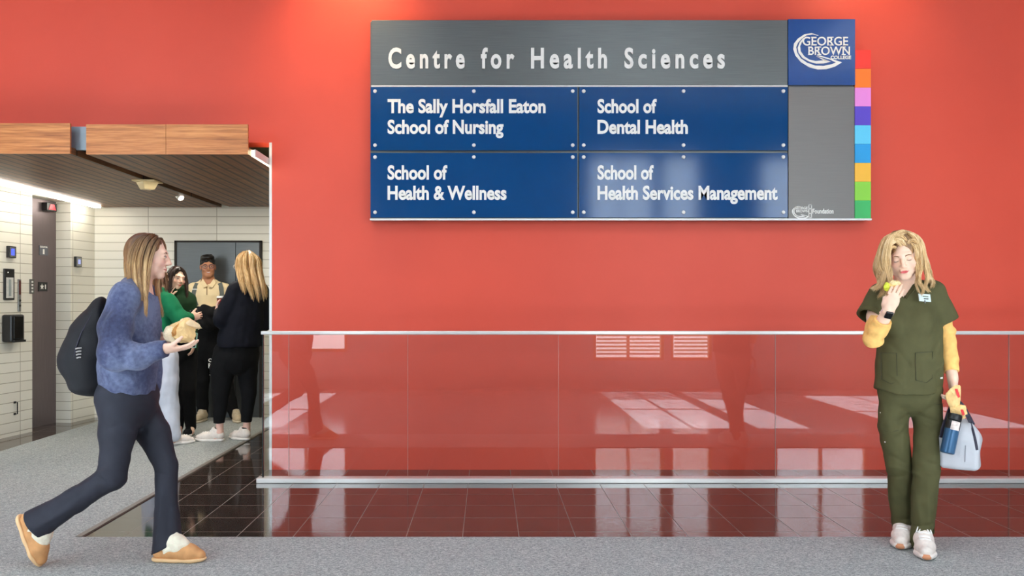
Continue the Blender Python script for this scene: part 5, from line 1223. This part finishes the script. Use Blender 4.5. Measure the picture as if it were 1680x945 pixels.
Rp = Matrix.Rotation(.12, 3, 'Y'); B().box(c, (.118, .009, .076), Rp, .004).build('case', M['glassgreen'], pt, True); B().box(Vector(c)+Rp @ Vector((0, -.0045, 0)), (.108, .003, .066), Rp, .001).build('screen', mat('phone_screen', srgb(14, 18, 18), .1), pt)
# ------------------------------------------------------------------ the four people talking by the lift
def figure(par, hd, NB, S_, E_, W_, H_, K_, A_, tint, fl, w=1.0, h=.0055, hands=None, feet=None, tattoo=None):
    """one continuous body from joints; lists hold right then left"""
    S = Solid(); hd.prims(S); ax = (fl, .68)
    S.cone(hd.w(0, -.03, -.06), NB, .05*hd.s, .056*w, .03); mid = (H_[0]+H_[1])/2; ch = NB*.72+mid*.28
    S.cone(NB, ch, .07*w, .11*w, .05, ax); S.chain([ch, NB*.35+mid*.65, mid], [.12*w, .105*w, .12*w], .04, ax); S.cone(S_[0], S_[1], .045, .045, .05)
    for i in (0, 1):
        S.chain([S_[i], E_[i]], [.045*w, .037*w], .03); S.chain([E_[i], W_[i]], [.036*w, .025], .02)
        S.chain([H_[i], K_[i]], [.06, .04], .02); S.chain([K_[i], K_[i]*.6+A_[i]*.4, A_[i]], [.040, .038, .033], .02)
        if feet is not None: S.cone(A_[i], feet[i], .034, .03, .02)
    for a in hands or []: hand(S, *a[:5], **a[5])
    col = skin_fn(hd, *tint)
    def c2(P):
        C = col(P)
        if tattoo is not None:
            g = (gauss(P, tattoo, (.014, .03, .022)) > .55)[:, None]; C = np.where(g, np.array(srgb(96, 84, 84)[:3]), C)
        return C
    put(S, 'body', M['skin'], par, h, None, c2); return S
def glasses(hd, par, m, r=.023):
    g = None; b = B()
    for q in (-1, 1):
        pts = [hd.w(q*.033+r*1.05*math.cos(t), .098, .000+r*.86*math.sin(t)) for t in np.linspace(0, 2*math.pi, 21)]
        b.tube(pts, .0022, 6)
    b.tube([hd.w(-.010, .100, .004), hd.w(0, .104, .007), hd.w(.010, .100, .004)], .002, 6)
    for q in (-1, 1): b.tube([hd.w(q*.057, .096, .005), hd.w(q*.074, .06, .006), hd.w(q*.082, -.005, .002)], .002, 6)
    return b.build('glasses', m, par, True)
# --- man in the cream half-zip top
M['cream'] = mat('cream_jersey', srgb(236, 214, 172), .85, 0, .04, bump=.15, bscale=300, spec=.15)
M['hair_black'] = m_hair('black_hair', [(.3, srgb(12, 10, 10)), (.6, srgb(28, 24, 24)), (.8, srgb(46, 40, 38))], 60)
M['brow_black'] = mat('black_brow', srgb(20, 16, 16), .7)
M['pants_black'] = mat('black_trouser_cloth', srgb(16, 16, 18), .85, 0, .15, vscale=10, bump=.1, bscale=300, spec=.2)
M['shoe_beige'] = mat('beige_trainer', srgb(198, 180, 152), .7, 0, .1, vscale=40); M['sole_beige'] = mat('cream_sole', srgb(214, 200, 176), .6, 0, .05)
MN = thing('person', 'person in glasses and a cream half-zip top facing out, by the grey lift door', 'person', (Pt(345, 0, 9.3)[0], 9.3, 0))
h1 = Head(Pt(341, 437.5, 9.30), rotm(math.pi+.36, -.03, .04), 1.02, False); D = 9.32; dz = A3(0, 0, 0); FY = A3(0, 1, 0)
S1, E1, W1 = [Pt(317, 474, D), Pt(368, 474, D)], [Pt(314, 513, D-.02), Pt(371, 513, D-.02)], [Pt(345, 519, D-.22), Pt(340, 515, D-.20)]
H1, K1, A1 = [Pt(331, 575, D), Pt(354, 575, D)], [Pt(330, 625, D-.03), Pt(368, 625, D)], [Pt(333, 682, D), Pt(385, 682, D)]
SM = figure(MN, h1, Pt(342, 466, D), S1, E1, W1, H1, K1, A1, ((184, 128, 96), (176, 100, 88), (188, 122, 98)), FY, 1.12, feet=[Pt(329, 688, D-.1), Pt(387, 688, D-.1)],
            hands=[(W1[0], A3(1, -.2, .1), A3(0, 1, -.3), A3(0, 0, 1), [.5]*4, dict(L=.18)), (W1[1], A3(-1, -.2, .1), A3(0, 1, -.3), A3(0, 0, 1), [.5]*4, dict(L=.18))])
B().tube([h1.front(SM, x, -.0632+abs(x)*.18, .0015) for x in (-.019, -.010, 0, .010, .019)], [.0012, .003, .0034, .003, .0012], 6).build('teeth', M['eye_white'], MN, True)
h1.features(SM, MN, M['brow_black'], brow_r=.0032); glasses(h1, MN, mat('purple_grey_frame', srgb(72, 62, 96), .3))
S = Solid(); S.ell(h1.w(0, -.022, .040), A3(.080, .098, .088)*1.02, .02, h1.R); S.ell(h1.w(.004, .026, .098), A3(.068, .070, .034), .03, h1.R); S.ell(h1.w(0, .125, -.045), A3(.068, .10, .112), .012, h1.R, 's'); S.cut(h1.w(0, 0, -.05), -h1.R[:, 2]+h1.R[:, 1]*.4)
put(S, 'hair', M['hair_black'], MN, .005, waves(111, 120, .0032, 8, (1, .4, 1)))
wv = waves(112, 30, .004, 8); wv2 = waves(113, 80, .0015, 8)
S = Solid(); S.cone(Pt(342, 470, D), Pt(342, 484, D), .10, .15, .05, (FY, .68)); S.chain([Pt(342, 485, D), Pt(341, 515, D), Pt(341, 560, D)], [.165, .155, .155], .05, (FY, .68)); S.cone(S1[0], S1[1], .062, .062, .05)
for i in (0, 1): S.chain([S1[i], E1[i], W1[i]], [.068, .062, .05], .03)
S.cone(Pt(342, 478, D), Pt(341, 455, D-.02), .064, .08, .005, None, 's')
tp = put(S, 'half_zip_top', M['cream'], MN, .0055, lambda P: wv(P)+wv2(P)); SMT = S
for q in (-1, 1):
    X = lambda v: 342+q*v
    b = B(); b.poly([Pt(X(9), 457.5, D-.05), Pt(X(1), 469, D-.115), Pt(X(7), 472, D-.105), Pt(X(13), 464, D-.055)], (0, -.012, 0)); b.build('collar', M['cream'], tp)
B().tube([on_ray(SMT, 339.5, y, 8.7, 9.4, .002) for y in (471, 477, 484)], .005, 6).build('zip', mat('zip_tan', srgb(120, 92, 60), .5), tp, True)
S = Solid(); S.cone(Pt(342, 545, D), Pt(342, 575, D), .155, .165, .03, (FY, .72))
S.chain([H1[0], Pt(329, 600, D), K1[0], Pt(332, 660, D), A1[0]], [.115, .10, .085, .066, .055], .012); S.chain([H1[1], Pt(360, 600, D), K1[1], Pt(378, 660, D), A1[1]], [.115, .10, .085, .066, .055], .012)
tr_ = put(S, 'trousers', M['pants_black'], MN, .0055, lambda P: wv(P)+wv2(P)); STR = S
for t, x0, x1, y0, y1 in (('C', 342, 347, 588, 594), ('R(', 342, 349, 596, 604)):
    c = on_ray(STR, (x0+x1)/2, (y0+y1)/2, 8.9, 9.4, .004); k = c[1]/F
    text_obj(t, M['letter'], tr_, 'print', c[0]-(x1-x0)/2*k, c[0]+(x1-x0)/2*k, c[2]-(y1-y0)/2*k, (y1-y0)*k, c[1], .004, .03, ref='R')
for y in (606, 610.5, 615): 
    c = on_ray(STR, 343.5, y, 8.9, 9.4, .002); B().box(c, (.030, .006, .013), Matrix.Rotation(.5 if y < 608 else 0, 3, 'Y')).build('print', M['letter'], tr_)
sneaker(MN, Pt(338, 690, D+.0)*A3(1, 1, 0)+A3(0, 0, .005), Pt(322, 690, D-.2)*A3(1, 1, 0), UPZ, .29, M['shoe_beige'], M['sole_beige'], M['sole_beige'], 'trainer', M['black_cloth'], .005, True, 1.05)
sneaker(MN, Pt(386, 690, D+.02)*A3(1, 1, 0)+A3(0, 0, .005), Pt(391, 690, D-.23)*A3(1, 1, 0), UPZ, .29, M['shoe_beige'], M['sole_beige'], M['sole_beige'], 'trainer', M['black_cloth'], .005, True, 1.05)
jk = thing('jacket', 'black jacket draped over the folded arms of the person in cream', 'jacket', Pt(340, 518, D-.24).tolist())
S = Solid(); S.chain([Pt(320, 513, D-.19), Pt(336, 512, D-.27), Pt(352, 514, D-.27), Pt(367, 516, D-.19)], [.05, .068, .066, .05], .03, (FY, .8)); S.chain([Pt(326, 525, D-.24), Pt(343, 530, D-.26), Pt(360, 528, D-.22)], [.06, .085, .06], .03, (FY, .6))
jf = waves(115, 55, .007, 8); put(S, 'cloth', M['black_cloth'], jk, .005, lambda P: jf(P))
sb = thing('backpack', 'grey backpack on the person in cream, its straps over both shoulders', 'backpack', Pt(342, 500, D+.2).tolist())
M['strap_grey'] = mat('grey_strap', srgb(92, 96, 92), .8)
S = Solid(); S.box(Pt(342, 505, D+.215), (.13, .075, .19), .05, .02); put(S, 'pack_body', M['strap_grey'], sb, .008)
def strap_on(S, pts, w_, m, par, d0, d1):
    P = [on_ray(S, x, y, d0, d1, .004) for x, y in pts]; return B().tube(P, w_, 8, True, (A3(0, 1, 0), .3)).build('shoulder_strap', m, par, True)
strap_on(SMT, [(324, 465), (321, 472), (318, 482), (320, 494), (323, 502)], .028, M['strap_grey'], sb, 8.8, 9.5); strap_on(SMT, [(360, 465), (363, 473), (364, 483), (361, 494), (359, 502)], .028, M['strap_grey'], sb, 8.8, 9.5)
c = on_ray(SMT, 319.5, 474.5, 8.8, 9.5, .014); B().box(c, (.052, .006, .010)).build('strap_tag', M['white'], sb)

# --- woman in the dark green turtleneck
M['dk_green'] = mat('dark_green_knit', srgb(30, 56, 34), .85, 0, .12, vscale=20, bump=.3, bscale=120, spec=.15)
M['hair_dark'] = m_hair('dark_brown_hair', [(.3, srgb(34, 22, 18)), (.55, srgb(58, 38, 30)), (.8, srgb(88, 58, 44))], 60)
TW = thing('person', 'person in a dark green turtleneck, one hand raised beside the neck, looking right', 'person', (Pt(298, 0, 8.3)[0], 8.3, 0))
h2 = Head(Pt(290.5, 456.5, 8.30), rotm(math.pi+.78, -.08, -.10), .97); D = 8.32; fl2 = A3(.5, -.85, 0)
S2_, E2_, W2_ = [Pt(283, 490, D-.02), Pt(310, 491, D+.08)], [Pt(275, 522, D-.14), Pt(314, 530, D+.02)], [Pt(279, 493, D-.12), Pt(316, 560, D-.05)]
H2, K2, A2 = [Pt(291, 575, D), Pt(307, 575, D+.03)], [Pt(293, 640, D-.03), Pt(309, 640, D-.03)], [Pt(293, 700, D), Pt(313, 700, D-.02)]
ST = figure(TW, h2, Pt(295, 482, D), S2_, E2_, W2_, H2, K2, A2, ((246, 206, 182), (200, 92, 86), (242, 160, 138)), fl2, .92, feet=[Pt(294, 708, D-.08), Pt(314, 708, D-.08)],
            hands=[(W2_[0], Pt(281, 473, D-.06)-W2_[0], A3(.8, .5, 0), A3(.3, -.8, 0), [.3, .35, .4, .45], dict(L=.165)), (W2_[1], A3(.1, -.1, -1), A3(-1, 0, 0), A3(0, -1, 0), [.4]*4, dict(L=.165))])
h2.features(ST, TW, M['brow_brown'])
S = Solid(); S.ell(h2.w(0, -.024, .036), A3(.082, .098, .087), .02, h2.R); S.ell(h2.w(0, -.05, -.05), (.078, .062, .12), .05, h2.R); S.ell(h2.w(0, .118, -.022), (.063, .088, .108), .012, h2.R, 's')
hh_ = put(S, 'hair', M['hair_dark'], TW, .005, waves(121, 150, .002, 8))
for i, g in enumerate(([(293, 438, 8.24), (281, 446, 8.2), (276, 462, 8.2), (275, 480, 8.18), (273, 498, 8.16)], [(291, 438, 8.28), (277, 448, 8.26), (273, 466, 8.26), (272, 486, 8.22)], [(295, 438, 8.24), (303, 447, 8.28), (306, 462, 8.3), (307, 480, 8.28), (306, 490, 8.26)], [(294, 438, 8.22), (285, 444, 8.17), (280, 458, 8.17), (279, 474, 8.17), (277, 490, 8.14)])):
    lock(hh_, [Pt(*q) for q in g], [.01, .018, .022, .014], 40, .0035, .002, 300+i, M['hair_dark'], .003)
S = Solid(); S.cone(Pt(295, 484, D), Pt(296, 498, D), .08, .125, .05, (fl2, .7)); S.chain([Pt(296, 500, D), Pt(298, 535, D), Pt(299, 572, D)], [.145, .135, .15], .05, (fl2, .7)); S.cone(S2_[0], S2_[1], .055, .055, .05)
S.cone(Pt(295, 486, D), Pt(294, 474, D-.02), .066, .064, .02)
for i in (0, 1): S.chain([S2_[i], E2_[i], E2_[i]*.1+W2_[i]*.9], [.058, .052, .04], .03)
put(S, 'turtleneck', M['dk_green'], TW, .0055, lambda P: wv(P)+wv2(P))
S = Solid(); S.cone(Pt(299, 565, D), Pt(299, 580, D), .135, .145, .03, (fl2, .75)); S.chain([H2[0], K2[0], A2[0]], [.10, .072, .048], .01); S.chain([H2[1], K2[1], A2[1]], [.10, .074, .05], .01)
put(S, 'trousers', M['pants_black'], TW, .0055, lambda P: wv(P)*.6+wv2(P))
for a, tx in ((A2[0], 289), (A2[1], 316)):
    hp_ = A3(a[0]-.01, a[1]+.06, .005); sneaker(TW, hp_, A3(Pt(tx, 0, D)[0], a[1]-.18, .005), UPZ, .25, M['black_cloth'], M['shoe_sole'], M['black_cloth'], 'trainer', None, .005)

# --- person in the bright green sweatshirt
M['green'] = mat('green_sweatshirt_cloth', srgb(22, 104, 68), .85, 0, .10, vscale=14, bump=.15, bscale=260, spec=.15)
M['pale_denim'] = mat('pale_grey_cotton', srgb(206, 210, 222), .85, 0, .06, vscale=14, bump=.15, bscale=260)
M['hair_brown'] = m_hair('brown_hair', [(.3, srgb(60, 38, 24)), (.55, srgb(100, 66, 42)), (.8, srgb(146, 100, 64))], 60)
GR = thing('person', 'person in a bright green sweatshirt and pale trousers, partly hidden behind the striding person', 'person', (Pt(264, 0, 7.75)[0], 7.75, 0))
h3 = Head(Pt(258, 453, 7.76), rotm(-math.pi/2+.75, -.05, 0), .96); D = 7.76; fl3 = A3(.75, .6, 0)
S3, E3, W3 = [Pt(273, 494, D-.12), Pt(250, 490, D+.14)], [Pt(296, 524, D-.14), Pt(268, 530, D+.25)], [Pt(312, 521, D+.02), Pt(288, 525, D+.28)]
H3, K3, A3_ = [Pt(270, 590, D-.05), Pt(256, 590, D+.08)], [Pt(275, 655, D-.05), Pt(247, 655, D+.05)], [Pt(281, 712, D-.05), Pt(243, 716, D+.02)]
SG = figure(GR, h3, Pt(260, 482, D), S3, E3, W3, H3, K3, A3_, ((236, 192, 170), (190, 100, 92), (236, 156, 138)), fl3, .95, feet=[Pt(284, 722, D-.05), Pt(239, 724, D-.02)],
            hands=[(W3[0], A3(.75, .5, .15), A3(-.3, .9, 0), A3(0, 0, 1), [.55, .6, .6, .65], dict(L=.175)), (W3[1], A3(1, 0, .1), A3(0, -1, 0), A3(0, 0, 1), [.6]*4, dict(L=.17))])
S = Solid(); S.ell(h3.w(0, -.024, .036), A3(.082, .098, .087), .02, h3.R); S.ell(h3.w(0, -.05, -.05), (.080, .066, .12), .05, h3.R); S.ell(h3.w(0, .118, -.022), (.063, .088, .108), .012, h3.R, 's')
hh_ = put(S, 'hair', M['hair_brown'], GR, .005, waves(131, 150, .003, 8))
for i, g in enumerate(([(258, 436, 7.7), (250, 448, 7.66), (250, 464, 7.66), (254, 480, 7.62)], [(262, 436, 7.68), (270, 448, 7.68), (273, 464, 7.7), (272, 480, 7.66)], [(260, 436, 7.66), (260, 450, 7.62), (262, 466, 7.63), (264, 482, 7.6)])):
    lock(hh_, [Pt(*q) for q in g], [.012, .02, .024, .012], 40, .0035, .002, 320+i, M['hair_brown'], .004)
S = Solid(); S.cone(Pt(260, 486, D), Pt(260, 500, D), .09, .15, .05, (fl3, .72)); S.chain([Pt(260, 503, D), Pt(262, 540, D), Pt(263, 585, D)], [.17, .18, .18], .05, (fl3, .72)); S.cone(S3[0], S3[1], .07, .07, .05)
for i in (0, 1): S.chain([S3[i], E3[i], E3[i]*.2+W3[i]*.8], [.078, .074, .052], .03)
put(S, 'sweatshirt', M['green'], GR, .0055, lambda P: wv(P)*1.3+wv2(P)*1.4)
S = Solid(); S.cone(Pt(264, 578, D), Pt(264, 595, D), .15, .16, .03, (fl3, .75)); S.chain([H3[0], Pt(275, 625, D-.05), K3[0], A3_[0]], [.12, .105, .095, .085], .012); S.chain([H3[1], K3[1], A3_[1]], [.12, .095, .085], .012)
put(S, 'trousers', M['pale_denim'], GR, .0055, lambda P: wv(P)*1.4+wv2(P)*1.4)
sneaker(GR, A3(A3_[0][0]-.05, D-.05, .005), A3(A3_[0][0]+.17, D+.08, .005), UPZ, .26, M['shoe_white'], M['shoe_sole'], M['lace'], 'trainer', None, .005)
sneaker(GR, A3(Pt(236, 0, D)[0]-.03, D-.06, .005), A3(Pt(236, 0, D)[0]+.18, D+.09, .005), UPZ, .26, M['shoe_white'], M['shoe_sole'], M['lace'], 'trainer', None, .005)

# --- blond woman in black, seen from behind
M['navy_black'] = mat('black_navy_knit', srgb(16, 18, 28), .85, 0, .12, vscale=14, bump=.2, bscale=240, spec=.2)
BW = thing('person', 'person in black top and leggings with white trainers, turned away beside the red wall corner', 'person', (Pt(398, 0, 7.95)[0], 7.95, 0))
h4 = Head(Pt(403, 437, 7.96), rotm(1.02, -.04, .03), 1.0); D = 7.96; fl4 = A3(-.8, .6, 0)
S4, E4, W4 = [Pt(427, 480, D+.12), Pt(386, 478, D-.10)], [Pt(433, 530, D+.12), Pt(363, 524, D-.14)], [Pt(412, 535, D+.3), Pt(357, 510, D+.06)]
H4, K4, A4 = [Pt(404, 580, D+.03), Pt(374, 580, D-.03)], [Pt(408, 645, D+.03), Pt(362, 645, D-.05)], [Pt(404, 708, D+.02), Pt(360, 710, D-.05)]
SB = figure(BW, h4, Pt(406, 470, D), S4, E4, W4, H4, K4, A4, ((240, 194, 176), (196, 100, 96), (236, 156, 138)), fl4, 1.15, feet=[Pt(400, 716, D+.03), Pt(354, 718, D-.05)], tattoo=Pt(361, 703, D-.11),
            hands=[(W4[1], A3(.1, .5, .85), A3(.8, -.3, 0), A3(-.4, -.8, 0), [.45, .5, .5, .5], dict(L=.165)), (W4[0], A3(-.6, .6, 0), A3(0, 0, 1), A3(1, 0, 0), [.4]*4, dict(L=.165))])
h4.features(SB, BW, M['brow_blond']); glasses(h4, BW, mat('clear_frame', srgb(214, 206, 196), .2), .024)
S = Solid(); S.ell(h4.w(0, -.024, .036), A3(.084, .100, .090), .02, h4.R); S.ell(h4.w(0, -.06, -.06), (.086, .062, .14), .06, h4.R); S.ell(h4.w(0, .118, -.022), (.064, .088, .108), .012, h4.R, 's')
hh_ = put(S, 'hair', M['hair_blond'], BW, .005, waves(141, 130, .002, 8, (1, 1, .3)))
for i, g in enumerate(([(402, 413, 7.93), (394, 424, 7.85), (395, 445, 7.83), (399, 465, 7.79), (402, 484, 7.77)], [(405, 412, 7.92), (402, 424, 7.84), (404, 446, 7.81), (410, 470, 7.77), (416, 495, 7.76)],
                       [(408, 412, 7.94), (412, 424, 7.86), (414, 446, 7.83), (420, 470, 7.79), (425, 497, 7.78)], [(409, 412, 7.97), (420, 424, 7.92), (423, 446, 7.88), (429, 470, 7.84), (433, 495, 7.83)],
                       [(400, 413, 7.95), (391, 424, 7.9), (391, 444, 7.87), (396, 462, 7.82), (399, 480, 7.79)], [(409, 412, 7.99), (424, 426, 7.98), (427, 448, 7.95), (434, 472, 7.9), (437, 492, 7.88)])):
    lock(hh_, [Pt(*q) for q in g], [.012, .026, .030, .020], 60, .0032, .0016, 340+i, M['hair_blond'], .004)
S = Solid(); S.cone(Pt(406, 472, D), Pt(404, 488, D), .10, .16, .05, (fl4, .75)); S.chain([Pt(404, 490, D), Pt(400, 525, D), Pt(394, 562, D), Pt(393, 585, D)], [.172, .188, .205, .205], .05, (fl4, .85)); S.cone(S4[0], S4[1], .072, .072, .05)
for i in (0, 1): S.chain([S4[i], E4[i], E4[i]*.22+W4[i]*.78], [.078, .070, .05], .03)
S.cut(Pt(0, 569, D-.1), (0, 0, -1)); put(S, 'sweater', M['navy_black'], BW, .0055, lambda P: wv(P)*1.2+wv2(P)*1.3)
S = Solid(); S.cone(Pt(394, 560, D), Pt(392, 582, D), .19, .195, .03, (fl4, .85)); S.chain([H4[1], Pt(366, 605, D-.03), K4[1], Pt(359, 700, D-.05)], [.135, .118, .078, .046], .012); S.chain([H4[0], Pt(405, 605, D+.03), K4[0], Pt(404, 700, D+.02)], [.125, .098, .072, .045], .012)
S.cut(Pt(0, 693.5, D-.03), (0, 0, -1)); put(S, 'leggings', M['pants_black'], BW, .0055, lambda P: wv(P)*.5+wv2(P))
sneaker(BW, A3(Pt(368, 0, D-.05)[0], D-.05, .005), A3(Pt(320, 0, D-.05)[0], D-.05+.02, .005), UPZ, .285, M['shoe_white'], M['shoe_sole'], M['lace'], 'trainer', M['black_cloth'], .0045)
sneaker(BW, A3(Pt(409, 0, D-.02)[0], D-.02, .005), A3(Pt(375, 0, D+.13)[0], D+.13, .005), UPZ, .27, M['shoe_white'], M['shoe_sole'], M['lace'], 'trainer', M['black_cloth'], .0045)
def cup(c, lab, body, band, lid, r=.038, hgt=.095):
    o = thing('coffee_cup', lab, 'cup', c.tolist()); b = B(); b.lathe(c, [(r*.76, 0), (r*.8, .002), (r, hgt)]); b.build('cup_body', body, o, True)
    b = B(); b.lathe(c, [(r*.86, hgt*.28), (r*.97, hgt*.8)]); b.build('sleeve', band, o, True)
    b = B(); b.lathe(c, [(r*1.06, hgt-.002), (r*1.06, hgt+.006), (r*.94, hgt+.010), (r*.92, hgt+.018)]); b.build('lid', lid, o, True); return o
cup(Pt(362.5, 505, D+.10), 'red and white paper coffee cup in the hand of the person in black', mat('cup_brown', srgb(120, 70, 50), .6), mat('cup_red', srgb(178, 34, 34), .5), M['white'])
cup(Pt(318, 529, 7.85), 'dark paper coffee cup held by the person in bright green', mat('cup_dark', srgb(40, 34, 32), .6), mat('cup_sleeve', srgb(92, 60, 46), .7), M['black'], .036, .10)
# teal box standing by the back wall
c = Pt(287, 685, YB-.16); o = thing('bin', 'small teal bin on the floor by the back wall behind the legs', 'bin', (c[0], c[1], 0))
b = B(); b.lathe((c[0], c[1], .005), [(.10, 0), (.075, .15)], 4); b.build('body', mat('teal_plastic', srgb(40, 132, 170), .4), o); B().box((c[0], c[1], .16), (.11, .11, .012), Matrix.Rotation(math.pi/4, 3, 'Z')).build('lid', mat('teal_lid', srgb(30, 112, 150), .4), o)
